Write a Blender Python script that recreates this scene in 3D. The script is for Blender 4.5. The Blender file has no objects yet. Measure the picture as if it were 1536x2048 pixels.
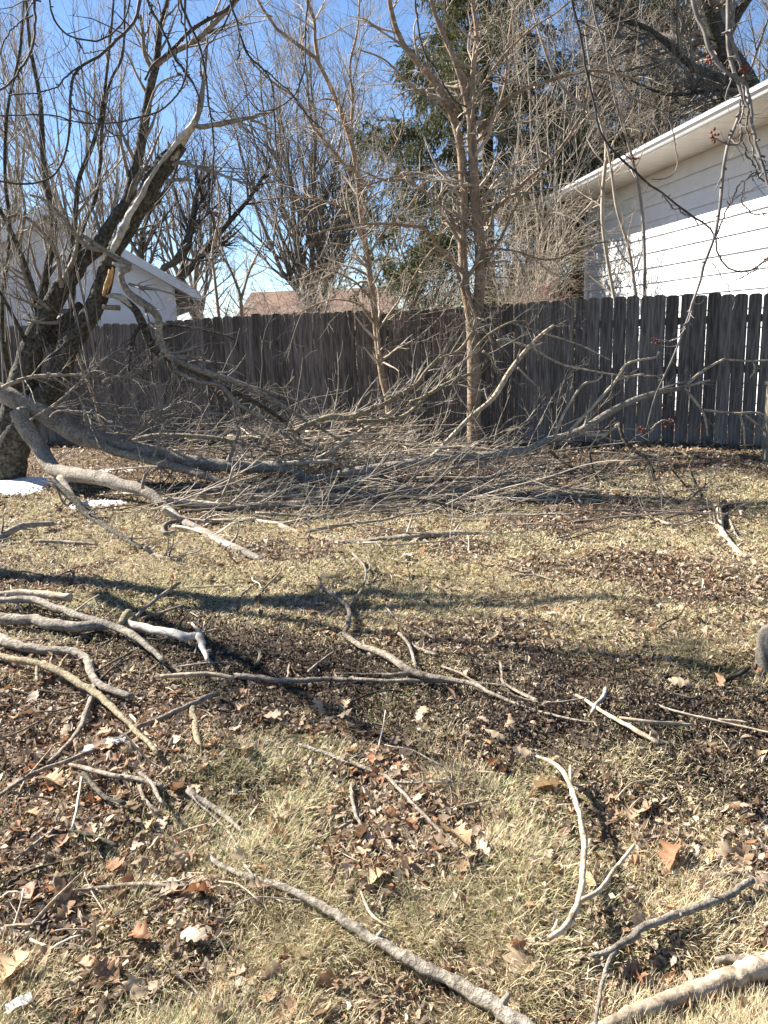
import bpy, math, random
import numpy as np
from mathutils import Matrix, Vector

# ------------------------------------------------------------------ camera
SC = bpy.context.scene
COL = SC.collection
FPX = 1580.0                       # focal length in pixels of the 1536x2048 photo
CAM_H = 1.52
PITCH = math.atan(369 / FPX)
ROLL = -0.042
cam_d = bpy.data.cameras.new('camera')
cam = bpy.data.objects.new('camera', cam_d)
COL.objects.link(cam)
cam_d.sensor_fit = 'VERTICAL'
cam_d.sensor_height = 36.0
cam_d.lens = 36.0 * FPX / 2048
cam_d.clip_start = 0.05
cam_d.clip_end = 2000
M_CAM = Matrix.Translation((0, 0, CAM_H)) @ Matrix.Rotation(math.pi / 2 - PITCH, 4, 'X') @ Matrix.Rotation(ROLL, 4, 'Z')
cam.matrix_world = M_CAM
SC.camera = cam

# ------------------------------------------------------------------ light
SUN_AZ = (-0.88, 0.47)             # horizontal direction towards the sun
SUN_EL = math.radians(38)
SC.render.engine = 'CYCLES'
world = bpy.data.worlds.new('World')
SC.world = world
world.use_nodes = True
wn = world.node_tree
bg = wn.nodes['Background']
sky = wn.nodes.new('ShaderNodeTexSky')
sky.sky_type = 'NISHITA'
sky.sun_disc = False
sky.sun_elevation = SUN_EL
sky.sun_rotation = math.atan2(SUN_AZ[0], SUN_AZ[1])
sky.air_density = 1.0
sky.dust_density = 0.0
sky.altitude = 1800
sky.ozone_density = 4.2
wn.links.new(sky.outputs[0], bg.inputs[0])
bg.inputs[1].default_value = 0.055
sun_d = bpy.data.lights.new('sun', 'SUN')
sun_d.energy = 5.0
sun_d.angle = math.radians(0.5)
sun_d.color = (1.0, 0.95, 0.87)
sun = bpy.data.objects.new('sun', sun_d)
COL.objects.link(sun)
_sd = Vector((SUN_AZ[0] * math.cos(SUN_EL), SUN_AZ[1] * math.cos(SUN_EL), math.sin(SUN_EL)))
sun.rotation_euler = _sd.to_track_quat('Z', 'Y').to_euler()
sun.location = (-20, 10, 25)
SC.view_settings.view_transform = 'Standard'
SC.view_settings.look = 'None'
SC.view_settings.exposure = 1.92
SC.view_settings.gamma = 1.0
SC.cycles.max_bounces = 5
SC.cycles.transparent_max_bounces = 8

# ------------------------------------------------------------------ helpers
rng = np.random.default_rng(11)
R3 = np.array(M_CAM.to_3x3())
CP = np.array([0, 0, CAM_H])


def ray(px, py):
    v = R3 @ np.array([(px - 768) / FPX, (1024 - py) / FPX, -1.0])
    return v / v[1]


def P(px, py, d):
    """point seen at a photo pixel, d metres ahead"""
    return CP + ray(px, py) * d


def G(px, py):
    v = ray(px, py)
    return CP + v * (CAM_H / -v[2])


_T = rng.random((256, 256))


def vnoise(x, y):
    x = np.asarray(x, float); y = np.asarray(y, float)
    xi = np.floor(x).astype(int); yi = np.floor(y).astype(int)
    fx = x - xi; fy = y - yi
    fx = fx * fx * (3 - 2 * fx); fy = fy * fy * (3 - 2 * fy)
    a = _T[xi & 255, yi & 255]; b = _T[(xi + 1) & 255, yi & 255]
    c = _T[xi & 255, (yi + 1) & 255]; d = _T[(xi + 1) & 255, (yi + 1) & 255]
    return (a * (1 - fx) + b * fx) * (1 - fy) + (c * (1 - fx) + d * fx) * fy


def fbm(x, y, o=4):
    s = 0; a = .5
    for i in range(o):
        s = s + a * vnoise(x * 2 ** i + 17.3 * i, y * 2 ** i + 5.1 * i)
        a *= .5
    return s / (1 - .5 ** o)


def sstep(a, b, x):
    t = np.clip((x - a) / (b - a), 0, 1)
    return t * t * (3 - 2 * t)


def ground_h(x, y):
    x = np.asarray(x, float); y = np.asarray(y, float)
    near = np.exp(-(np.maximum(0, np.hypot(x, y - 6) - 9) / 4) ** 2)
    h = (fbm(x * .9, y * .9, 3) - .5) * .10 + (fbm(x * 5 + 40, y * 5, 3) - .5) * .035
    hum = sstep(3.6, 2.6, y) * (fbm(x * 3.2 + 9, y * 3.2 + 3, 2) - .45) * .13
    return (h + hum) * near


# regions of the lawn (metres on the ground)
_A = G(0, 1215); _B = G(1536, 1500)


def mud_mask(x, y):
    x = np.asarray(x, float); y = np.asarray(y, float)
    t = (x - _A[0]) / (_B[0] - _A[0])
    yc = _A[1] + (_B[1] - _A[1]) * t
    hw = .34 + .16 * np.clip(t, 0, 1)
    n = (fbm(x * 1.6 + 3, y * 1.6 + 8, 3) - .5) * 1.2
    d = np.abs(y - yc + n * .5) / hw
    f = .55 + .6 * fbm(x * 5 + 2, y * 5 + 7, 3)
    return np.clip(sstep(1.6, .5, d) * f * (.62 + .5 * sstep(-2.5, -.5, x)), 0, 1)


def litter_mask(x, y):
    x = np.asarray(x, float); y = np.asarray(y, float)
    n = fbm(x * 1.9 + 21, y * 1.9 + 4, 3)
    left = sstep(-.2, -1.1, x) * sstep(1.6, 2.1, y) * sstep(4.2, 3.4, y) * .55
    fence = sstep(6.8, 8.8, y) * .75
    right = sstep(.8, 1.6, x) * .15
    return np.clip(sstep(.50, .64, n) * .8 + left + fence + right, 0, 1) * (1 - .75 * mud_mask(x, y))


def grass_mask(x, y):
    n = fbm(np.asarray(x) * 1.3 + 71, np.asarray(y) * 1.3 + 2, 3)
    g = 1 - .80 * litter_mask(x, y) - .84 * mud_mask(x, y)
    c = sstep(.38, .60, fbm(np.asarray(x) * 6.5 + 11, np.asarray(y) * 6.5 + 5, 2))
    return np.clip(g * (.45 + .8 * n) * (.22 + .95 * c), .015, 1)


# ---------- materials
def mat(name, col, rough=.9, noise=None, bump=0.0, scale=20, spec=.2, mix=None, coord='Object', stretch=None, macro=.3):
    m = bpy.data.materials.new(name); m.use_nodes = True
    nt = m.node_tree; b = nt.nodes['Principled BSDF']
    b.inputs['Base Color'].default_value = (*col, 1)
    b.inputs['Roughness'].default_value = rough
    b.inputs['Specular IOR Level'].default_value = spec
    if noise is not None or bump:
        tc = nt.nodes.new('ShaderNodeTexCoord')
        mp = nt.nodes.new('ShaderNodeMapping')
        if stretch: mp.inputs['Scale'].default_value = stretch
        nt.links.new(tc.outputs[coord], mp.inputs[0])
        n = nt.nodes.new('ShaderNodeTexNoise')
        n.inputs['Scale'].default_value = scale
        n.inputs['Detail'].default_value = 6
        n.inputs['Roughness'].default_value = .65
        nt.links.new(mp.outputs[0], n.inputs['Vector'])
        if noise is not None:
            r = nt.nodes.new('ShaderNodeValToRGB')
            els = r.color_ramp.elements
            k = len(noise)
            while len(els) < k: els.new(.5)
            for i, (p, c) in enumerate(noise):
                els[i].position = p; els[i].color = (*c, 1)
            nt.links.new(n.outputs[0], r.inputs[0])
            src = r.outputs[0]
            if mix:                       # per-vertex tint
                at = nt.nodes.new('ShaderNodeAttribute'); at.attribute_name = mix
                mx = nt.nodes.new('ShaderNodeMix'); mx.data_type = 'RGBA'; mx.blend_type = 'MULTIPLY'
                mx.inputs[0].default_value = 1
                nt.links.new(src, mx.inputs[6]); nt.links.new(at.outputs['Color'], mx.inputs[7])
                src = mx.outputs[2]
            n3 = nt.nodes.new('ShaderNodeTexNoise'); n3.inputs['Scale'].default_value = scale * .16; n3.inputs['Detail'].default_value = 3
            nt.links.new(mp.outputs[0], n3.inputs['Vector'])
            r3 = nt.nodes.new('ShaderNodeValToRGB')
            r3.color_ramp.elements[0].position = .3; r3.color_ramp.elements[0].color = (1 - macro, 1 - macro, 1 - macro, 1)
            r3.color_ramp.elements[1].position = .7; r3.color_ramp.elements[1].color = (1 + macro * .6, 1 + macro * .55, 1 + macro * .45, 1)
            nt.links.new(n3.outputs[0], r3.inputs[0])
            m3 = nt.nodes.new('ShaderNodeMix'); m3.data_type = 'RGBA'; m3.blend_type = 'MULTIPLY'; m3.inputs[0].default_value = 1
            nt.links.new(src, m3.inputs[6]); nt.links.new(r3.outputs[0], m3.inputs[7])
            nt.links.new(m3.outputs[2], b.inputs['Base Color'])
        if bump:
            bp = nt.nodes.new('ShaderNodeBump')
            bp.inputs['Strength'].default_value = bump
            bp.inputs['Distance'].default_value = .02
            nt.links.new(n.outputs[0], bp.inputs['Height'])
            nt.links.new(bp.outputs[0], b.inputs['Normal'])
    return m


def vmat(name, rough=.85, translucent=0.0, spec=.2):
    """colour from the per-face attribute 'tint' (each blade or leaf has its own colour)"""
    m = bpy.data.materials.new(name); m.use_nodes = True
    nt = m.node_tree; b = nt.nodes['Principled BSDF']
    at = nt.nodes.new('ShaderNodeAttribute'); at.attribute_name = 'tint'
    nt.links.new(at.outputs['Color'], b.inputs['Base Color'])
    b.inputs['Roughness'].default_value = rough
    b.inputs['Specular IOR Level'].default_value = spec
    if translucent:
        tr = nt.nodes.new('ShaderNodeBsdfTranslucent')
        nt.links.new(at.outputs['Color'], tr.inputs[0])
        mx = nt.nodes.new('ShaderNodeMixShader'); mx.inputs[0].default_value = translucent
        out = nt.nodes['Material Output']
        nt.links.new(b.outputs[0], mx.inputs[1]); nt.links.new(tr.outputs[0], mx.inputs[2])
        nt.links.new(mx.outputs[0], out.inputs[0])
    return m


BARK = mat('grey_bark', (.2, .18, .15), .95,
           [(.28, (.06, .045, .032)), (.43, (.21, .17, .13)), (.6, (.35, .30, .235)), (.8, (.48, .43, .35))], 1.0, 36)
BARK_OLD = mat('old_dark_bark', (.1, .09, .07), .97,
               [(.32, (.020, .017, .013)), (.5, (.075, .066, .05)), (.66, (.165, .152, .115)), (.82, (.29, .285, .22))], 1.0, 30)
BARK_LICHEN = mat('lichen_bark', (.3, .3, .25), .95,
                  [(.28, (.07, .052, .037)), (.42, (.22, .185, .145)), (.58, (.35, .31, .255)), (.76, (.52, .495, .43))], 1.0, 48)
BARK_YEL = mat('yellow_lichen_bark', (.3, .28, .15), .95,
               [(.30, (.07, .055, .035)), (.48, (.25, .20, .13)), (.65, (.37, .33, .21)), (.8, (.45, .42, .30))], .8, 45)
PEELED = mat('weathered_bare_wood', (.45, .37, .28), .8,
             [(.30, (.12, .09, .06)), (.45, (.34, .27, .19)), (.6, (.50, .42, .31)), (.8, (.60, .52, .41))], .4, 25,
             stretch=(1, 1, 1))
TANBARK = mat('tan_smooth_bark', (.3, .2, .12), .85,
              [(.3, (.13, .09, .06)), (.5, (.29, .205, .135)), (.75, (.45, .345, .245))], .6, 34)
TWIG_TAN = mat('tan_twig_bark', (.34, .26, .19), .8, [(.35, (.24, .19, .145)), (.65, (.50, .435, .355))], 0, 4)
TWIG_GREY = mat('grey_twig_bark', (.22, .2, .17), .8, [(.35, (.13, .11, .09)), (.65, (.34, .30, .25))], 0, 5)
TWIG_DARK = mat('dark_twig_bark', (.1, .085, .075), .85, [(.35, (.05, .042, .038)), (.65, (.14, .12, .105))], 0, 5)
TWIG_PALE = mat('pale_dry_twig', (.4, .34, .26), .8, [(.32, (.22, .17, .13)), (.5, (.42, .355, .27)), (.68, (.58, .51, .41))], 0, 3)
SPLINT = mat('fresh_split_wood', (.62, .36, .16), .75, [(.3, (.42, .21, .08)), (.6, (.66, .40, .19)), (.8, (.75, .55, .33))], .5, 30)
SPLINT_OLD = mat('weathered_split_wood', (.5, .46, .4), .8, [(.3, (.25, .2, .16)), (.55, (.5, .46, .40)), (.8, (.66, .62, .56))], .5, 25)


# ---------- mesh building
class Buf:
    def __init__(s):
        s.V = []; s.Q = []; s.T = []; s.n = 0; s.cv = []; s.col = False; s.N = []

    def add(s, V, quads=None, tris=None, ngons=None, col=None):
        V = np.asarray(V, float).reshape(-1, 3)
        s.V.append(V)
        if quads is not None and len(quads): s.Q.append(np.asarray(quads) + s.n)
        if tris is not None and len(tris): s.T.append(np.asarray(tris) + s.n)
        if ngons:
            for g in ngons: s.N.append([i + s.n for i in g])
        if col is not None:
            s.col = True
            s.cv.append(np.broadcast_to(np.asarray(col, float), (len(V), 3)))
        else:
            s.cv.append(np.ones((len(V), 3)))
        s.n += len(V)

    def box(s, lo, hi):
        x0, y0, z0 = lo; x1, y1, z1 = hi
        V = [(x0, y0, z0), (x1, y0, z0), (x1, y1, z0), (x0, y1, z0), (x0, y0, z1), (x1, y0, z1), (x1, y1, z1), (x0, y1, z1)]
        s.add(V, [(0, 3, 2, 1), (4, 5, 6, 7), (0, 1, 5, 4), (1, 2, 6, 5), (2, 3, 7, 6), (3, 0, 4, 7)])

    def hexa(s, c):
        """8 corners: 4 bottom, 4 top"""
        s.add(c, [(0, 3, 2, 1), (4, 5, 6, 7), (0, 1, 5, 4), (1, 2, 6, 5), (2, 3, 7, 6), (3, 0, 4, 7)])

    def mesh(s, name, m, smooth=True, origin=(0, 0, 0)):
        me = bpy.data.meshes.new(name)
        V = np.concatenate(s.V) - np.asarray(origin, float)
        loops = []; tot = []
        if s.Q:
            q = np.concatenate(s.Q); loops.append(q.ravel()); tot.append(np.full(len(q), 4))
        if s.T:
            t = np.concatenate(s.T); loops.append(t.ravel()); tot.append(np.full(len(t), 3))
        if s.N:
            loops.append(np.array([i for g in s.N for i in g])); tot.append(np.array([len(g) for g in s.N]))
        L = np.concatenate(loops).astype(np.int32); TT = np.concatenate(tot).astype(np.int32)
        me.vertices.add(len(V)); me.vertices.foreach_set('co', V.astype(np.float32).ravel())
        me.loops.add(len(L)); me.loops.foreach_set('vertex_index', L)
        me.polygons.add(len(TT))
        st = np.concatenate([[0], np.cumsum(TT)[:-1]]).astype(np.int32)
        me.polygons.foreach_set('loop_start', st)
        try: me.polygons.foreach_set('loop_total', TT)
        except Exception: pass
        me.polygons.foreach_set('use_smooth', np.full(len(TT), smooth))
        if s.col:
            a = me.color_attributes.new('tint', 'FLOAT_COLOR', 'POINT')
            c = np.ones((len(V), 4), np.float32); c[:, :3] = np.concatenate(s.cv)
            a.data.foreach_set('color', c.ravel())
        me.materials.append(m)
        me.update(calc_edges=True)
        return me


def tag(o, label=None, cat=None, group=None, kind=None):
    if label: o['label'] = label
    if cat: o['category'] = cat
    if group: o['group'] = group
    if kind: o['kind'] = kind
    return o


def thing(name, label, cat, loc, group=None):
    o = bpy.data.objects.new(name, None); COL.objects.link(o)
    o.empty_display_size = .1
    o.location = loc
    return tag(o, label, cat, group)


def part(name, buf, m, parent=None, smooth=True, loc=None, kind=None, label=None):
    """a mesh object, under parent (whose location is its origin) or on its own at loc"""
    org = wloc(parent) if parent is not None else (loc if loc is not None else (0, 0, 0))
    me = buf.mesh(name, m, smooth, org)
    o = bpy.data.objects.new(name, me); COL.objects.link(o)
    if parent is not None: o.parent = parent
    elif loc is not None: o.location = loc
    if kind: o['kind'] = kind
    if label: o['label'] = label
    return o


def wloc(o):
    l = Vector((0, 0, 0))
    while o is not None:
        l = l + o.location; o = o.parent
    return l


def tubes(buf, pts, rad, k=4, cap=False, rough=0.0, col=None):
    pts = np.asarray(pts, float); rad = np.asarray(rad, float)
    if pts.ndim == 2: pts = pts[None]; rad = rad[None]
    N, Pn, _ = pts.shape
    t = np.gradient(pts, axis=1)
    t /= np.linalg.norm(t, axis=2, keepdims=True) + 1e-9
    tm = t.mean(axis=1)
    ref = np.zeros((N, 3))
    ref[np.arange(N), np.argmin(np.abs(tm), axis=1)] = 1
    a = np.cross(t, ref[:, None, :]); a /= np.linalg.norm(a, axis=2, keepdims=True) + 1e-9
    b = np.cross(t, a)
    ang = np.arange(k) * 2 * math.pi / k
    r = rad[:, :, None] * np.ones(k)
    if rough:
        e = rng.normal(0, 1, (N, Pn, k))
        e = (e + np.roll(e, 1, 2) + np.roll(e, 1, 1)) / 1.8
        r = r * (1 + rough * e)
    V = pts[:, :, None, :] + r[..., None] * (np.cos(ang)[None, None, :, None] * a[:, :, None, :] + np.sin(ang)[None, None, :, None] * b[:, :, None, :])
    i = np.arange(N)[:, None, None] * Pn * k; j = np.arange(Pn - 1)[None, :, None] * k; c = np.arange(k)[None, None, :]
    c2 = (c + 1) % k
    q = np.stack([i + j + c, i + j + k + c, i + j + k + c2, i + j + c2], -1).reshape(-1, 4)
    ng = None
    if cap:
        ng = []
        for n in range(N):
            ng.append([n * Pn * k + x for x in range(k)])
            ng.append([n * Pn * k + (Pn - 1) * k + x for x in reversed(range(k))])
    buf.add(V.reshape(-1, 3), q, ngons=ng, col=col)


def cr(ctrl, n):
    """Catmull-Rom through control rows, n samples equally spaced"""
    c = np.asarray(ctrl, float)
    if len(c) == 2:
        t = np.linspace(0, 1, n)[:, None]; return c[0] * (1 - t) + c[1] * t
    e = np.vstack([2 * c[0] - c[1], c, 2 * c[-1] - c[-2]])
    out = []
    for i in range(len(c) - 1):
        p0, p1, p2, p3 = e[i:i + 4]
        t = np.linspace(0, 1, 12, endpoint=False)[:, None]
        out.append(.5 * ((2 * p1) + (p2 - p0) * t + (2 * p0 - 5 * p1 + 4 * p2 - p3) * t ** 2 + (3 * p1 - p0 - 3 * p2 + p3) * t ** 3))
    out.append(c[-1:])
    o = np.vstack(out)
    s = np.concatenate([[0], np.cumsum(np.linalg.norm(np.diff(o[:, :3], axis=0), axis=1))])
    u = np.linspace(0, s[-1], n)
    return np.stack([np.interp(u, s, o[:, k]) for k in range(o.shape[1])], 1)


FLOOR = False          # True where traced limbs lie on the lawn


def traced(px, d, w, n=24, wob=0.0):
    """px: photo pixels; d: metres ahead (number, pair or list); w: photo width in pixels (number, pair or list) -> points, radii"""
    px = np.asarray(px, float); m = len(px)
    s = np.concatenate([[0], np.cumsum(np.linalg.norm(np.diff(px, axis=0), axis=1))]); s /= s[-1]

    def spread(v):
        v = np.atleast_1d(np.asarray(v, float))
        if len(v) == m: return v
        return np.interp(s, np.linspace(0, 1, len(v)), v)
    D = spread(d); W = spread(w)
    pt = np.array([P(a, b, c) for (a, b), c in zip(px, D)])
    r = W / 2 * np.linalg.norm(pt - CP, axis=1) / FPX
    o = cr(np.column_stack([pt, r]), n)
    p = o[:, :3]; r = np.maximum(o[:, 3], .0012)
    if wob: p = p + np.cumsum(rng.normal(0, wob, p.shape), 0) * np.sin(np.linspace(0, math.pi, n))[:, None]
    zg = ground_h(p[:, 0], p[:, 1]) + r * .6
    low = (p[:, 2] < zg) & FLOOR                       # resting on the ground: come forward along the sight line
    t_ = np.where(low, (CAM_H - zg) / (CAM_H - p[:, 2]), 1.0)[:, None]
    p = CP + (p - CP) * t_
    return p, r


def laid(px, w, n=24, lift=0.0, arch=0.0):
    """a stick lying on the lawn along photo pixels"""
    px = np.asarray(px, float)
    pt = np.array([G(a, b) for a, b in px]); m = len(px)
    w = np.atleast_1d(np.asarray(w, float))
    W = np.interp(np.linspace(0, 1, m), np.linspace(0, 1, len(w)), w)
    r = W / 2 * np.linalg.norm(pt - CP, axis=1) / FPX
    o = cr(np.column_stack([pt, r]), n)
    p = o[:, :3]; r = np.maximum(o[:, 3], .0012)
    p[:, 2] = ground_h(p[:, 0], p[:, 1])
    k = max(1, n // 5)
    z = np.convolve(np.pad(p[:, 2], k, mode='edge'), np.ones(2 * k + 1) / (2 * k + 1), 'valid') + np.where(p[:, 1] < 3.4, .022, .012)
    p[:, 2] = np.maximum(z, p[:, 2] - .01) + r * .8 + lift + arch * np.sin(np.linspace(0, math.pi, n))
    # keep the traced picture position: slide back along the sight line
    h = p[:, 2:3]
    p = CP + (p * [1, 1, 0] - CP) * ((CAM_H - h) / CAM_H)
    return p, r


def spawn(pts, rad, per, L, t0=.2, t1=1.0, ang=(.5, 1.1), up=.2, Q=5, rf=.6, wig=.12, tipr=.25, curl=0.0, rmin=.0012):
    """children for a batch of branches; returns (M,Q,3),(M,Q)"""
    pts = np.asarray(pts, float); rad = np.asarray(rad, float)
    if pts.ndim == 2: pts = pts[None]; rad = rad[None]
    N, Pn, _ = pts.shape
    ln = np.linalg.norm(np.diff(pts, axis=1), axis=2).sum(1)
    cnt = rng.poisson(per * (ln / ln.mean()) ** .7)
    idx = np.repeat(np.arange(N), cnt); M = len(idx)
    if M == 0: return np.zeros((0, Q, 3)), np.zeros((0, Q))
    t = t0 + (t1 - t0) * rng.random(M)
    f = t * (Pn - 1); i0 = np.minimum(f.astype(int), Pn - 2); ft = (f - i0)[:, None]
    p0 = pts[idx, i0] * (1 - ft) + pts[idx, i0 + 1] * ft
    r0 = rad[idx, i0] * (1 - ft[:, 0]) + rad[idx, i0 + 1] * ft[:, 0]
    tg = pts[idx, i0 + 1] - pts[idx, i0]; tg /= np.linalg.norm(tg, axis=1, keepdims=True) + 1e-9
    rv = rng.normal(0, 1, (M, 3)); pr = np.cross(tg, rv); pr /= np.linalg.norm(pr, axis=1, keepdims=True) + 1e-9
    an = rng.uniform(ang[0], ang[1], M)[:, None]
    d = tg * np.cos(an) + pr * np.sin(an)
    LL = L * rng.uniform(.4, 1.15, M) * (1.15 - .6 * t)
    out = np.zeros((M, Q, 3)); out[:, 0] = p0
    cdir = rng.normal(0, 1, (M, 3)) * curl
    for q in range(1, Q):
        d = d + rng.normal(0, wig, (M, 3)) + cdir; d[:, 2] += up / (Q - 1)
        d /= np.linalg.norm(d, axis=1, keepdims=True)
        out[:, q] = out[:, q - 1] + d * (LL / (Q - 1))[:, None]
    rr = np.maximum(r0 * rf, rmin * 1.3)[:, None] * np.linspace(1, tipr, Q)[None]
    return out, np.maximum(rr, rmin)


def cat(*ps):
    """join batches with the same number of points"""
    ps = [p for p in ps if len(p[0])]
    return np.concatenate([p[0] for p in ps]), np.concatenate([p[1] for p in ps])


def floorz(p):
    g = ground_h(p[..., 0], p[..., 1]) + .004
    p[..., 2] = np.maximum(p[..., 2], g)
    return p


# ================================================================== SETTING
# ---------- ground
def axis_pts(lo, hi, step, far):
    a = np.arange(lo, hi, step)
    e = []; v = step; x = hi
    while x < far:
        v *= 1.35; x += v; e.append(x)
    e2 = []; v = step; x = lo
    while x > -far:
        v *= 1.35; x -= v; e2.append(x)
    return np.array(e2[::-1] + list(a) + e)


gx = axis_pts(-5.2, 5.2, .045, 500); gy = axis_pts(.9, 10.6, .045, 500)
X, Y = np.meshgrid(gx, gy, indexing='ij')
Z = ground_h(X, Y)
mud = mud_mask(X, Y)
Z += np.where((np.abs(X) < 5.5) & (Y < 11) & (Y > .5), mud * (fbm(X * 9, Y * 9, 3) - .5) * .05, 0)
nx, ny = X.shape
V = np.stack([X, Y, Z], -1).reshape(-1, 3)
ii = np.arange(nx - 1)[:, None] * ny + np.arange(ny - 1)[None]
q = np.stack([ii, ii + ny, ii + ny + 1, ii + 1], -1).reshape(-1, 4)
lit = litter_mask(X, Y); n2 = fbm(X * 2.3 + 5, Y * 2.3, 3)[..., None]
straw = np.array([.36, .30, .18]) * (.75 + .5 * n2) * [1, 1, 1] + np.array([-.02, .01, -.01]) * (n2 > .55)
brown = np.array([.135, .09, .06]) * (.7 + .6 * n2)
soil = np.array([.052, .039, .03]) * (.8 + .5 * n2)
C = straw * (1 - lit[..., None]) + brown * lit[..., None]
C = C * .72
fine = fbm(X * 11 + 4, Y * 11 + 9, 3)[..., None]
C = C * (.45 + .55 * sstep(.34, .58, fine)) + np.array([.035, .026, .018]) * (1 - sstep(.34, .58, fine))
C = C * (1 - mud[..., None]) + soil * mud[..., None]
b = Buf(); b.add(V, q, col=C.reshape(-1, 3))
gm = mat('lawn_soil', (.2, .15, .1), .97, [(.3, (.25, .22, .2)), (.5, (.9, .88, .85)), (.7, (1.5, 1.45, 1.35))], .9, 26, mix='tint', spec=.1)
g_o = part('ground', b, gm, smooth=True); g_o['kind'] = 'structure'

# ================================================================== FENCE
WOOD = [mat('weathered_fence_wood', (.12, .11, .1), .9,
            [(.3, (.034, .028, .024)), (.5, (.13, .113, .098)), (.72, (.26, .232, .205))], .6, 4.0, stretch=(9, 9, .7), coord='Object'),
        mat('darker_fence_wood', (.1, .09, .08), .9,
            [(.3, (.026, .022, .019)), (.5, (.095, .082, .071)), (.72, (.20, .178, .155))], .6, 4.0, stretch=(9, 9, .7)),
        mat('paler_fence_wood', (.16, .15, .13), .9,
            [(.3, (.048, .041, .036)), (.5, (.165, .145, .127)), (.72, (.31, .28, .25))], .6, 4.0, stretch=(9, 9, .7))]
FL = np.array([-6.9, 12.65]); FR = np.array([5.3, 8.92])       # fence line on the ground
FD = (FR - FL) / np.linalg.norm(FR - FL); FN = np.array([FD[1], -FD[0]])   # FN points to the lawn
if FN[1] > 0: FN = -FN
FLEN = np.linalg.norm(FR - FL)
FH = 1.74
fence = thing('wooden_fence', 'long weathered grey dog-ear picket fence across the back of the lawn', 'fence', (float(FL[0]), float(FL[1]), 0))
SP = .1475
npk = int(FLEN / SP)
for i in range(npk):
    gap = np.interp(i / npk, [0, .45, .62, .8, 1], [.002, .002, .0045, .0055, .0055]) * rng.uniform(.6, 1.35)
    w = SP - gap
    s0 = i * SP
    frac = i / npk
    th = .014
    c = .034
    hgt = FH + rng.normal(0, .008) + .02 * math.sin(i * .21)
    base = -.02 + (.02 if rng.random() < .2 else 0)
    prof = [(0, base), (w, base), (w, hgt - c), (w - .006, hgt - c * .45), (w - c, hgt), (c, hgt), (.006, hgt - c * .45), (0, hgt - c)]
    lean = rng.normal(0, .0035)
    off = rng.uniform(0, .004)
    o3 = np.array([*(FL + FD * s0), 0])
    vs = []
    for dep in (off, off + th):
        for (a, z) in prof:
            aa = a + lean * z
            vs.append(o3 + np.array([*(FD * aa + FN * dep), z]))
    n = 8
    b = Buf()
    side = [(k, (k + 1) % n, (k + 1) % n + n, k + n) for k in range(n)]
    b.add(vs, side, ngons=[list(range(n))[::-1], list(range(n, 2 * n))])
    org = Vector((*(FL + FD * s0), 0))
    me = b.mesh('picket', WOOD[int(rng.choice([0, 0, 0, 1, 1, 2]))], False, org)
    o = bpy.data.objects.new('picket', me); COL.objects.link(o); o.parent = fence
    o.location = org - fence.location
for z in (.30, .88, 1.45):
    nseg = 5
    for k in range(nseg):
        a0 = FLEN * k / nseg; a1 = FLEN * (k + 1) / nseg - .004
        vs = []
        for zz in (z - .044, z + .044):
            for (a, dep) in ((a0, -.039), (a1, -.039), (a1, -.001), (a0, -.001)):
                vs.append([*(FL + FD * a + FN * dep), zz])
        b = Buf(); b.hexa(vs); part('rail', b, WOOD[0], fence, False)
for k in range(6):
    a = min(FLEN * k / 5, FLEN - .1)
    b = Buf(); vs = []
    for zz in (-.1, FH - .08):
        for (da, dep) in ((0, -.13), (.09, -.13), (.09, -.041), (0, -.041)):
            vs.append([*(FL + FD * (a + da) + FN * dep), zz])
    b.hexa(vs); part('post', b, WOOD[1], fence, False)

# gate post at the right end of the lawn
gp = P(1537, 800, 8.0)
gpo = thing('gate_post', 'pale square wooden post at the right edge before the fence', 'post', (float(gp[0]), 8.0, 0))
b = Buf(); b.box((gp[0] - .005, 7.97, -.05), (gp[0] + .08, 8.05, .80)); part('shaft', b, mat('pale_post_wood', (.3, .27, .2), .9, [(.3, (.16, .14, .1)), (.7, (.36, .32, .25))], .3, 8), gpo, False)
b = Buf(); b.box((gp[0] - .02, 7.955, .80), (gp[0] + .095, 8.065, .83)); part('cap', b, WOOD[2], gpo, False)

# ================================================================== WHITE HOUSE ON THE RIGHT
WHITE = mat('white_painted_siding', (.74, .74, .73), .6, [(.3, (.70, .70, .69)), (.7, (.78, .78, .77))], .05, 6, spec=.3, macro=.04)
CREAM = mat('cream_soffit_paint', (.55, .51, .45), .7, [(.3, (.60, .56, .50)), (.7, (.72, .69, .63))], .1, 5, macro=.06)
ROOFM = mat('grey_roof_shingles', (.2, .19, .18), .95, [(.3, (.12, .115, .11)), (.7, (.27, .26, .25))], .5, 14)
dc = 17.0
pc = P(1180, 489, dc)[:2]
WD = -ray(580, 663)[:2]; WD = WD / np.linalg.norm(WD)
WN = np.array([WD[1], -WD[0]])
if WN[0] > 0: WN = -WN
WL = 6.8; EL = 8.6
zsof = P(1183, 402, dc)[2]
EXP = 23.4 * dc / FPX
house = thing('white_house', 'white lap-sided house with long gutter rising above the fence', 'house', (float(pc[0]), float(pc[1]), 0))


def wp(s, out, z):          # house frame: s along the wall, out from it
    return [*(pc + WD * s + WN * out), z]


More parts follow.
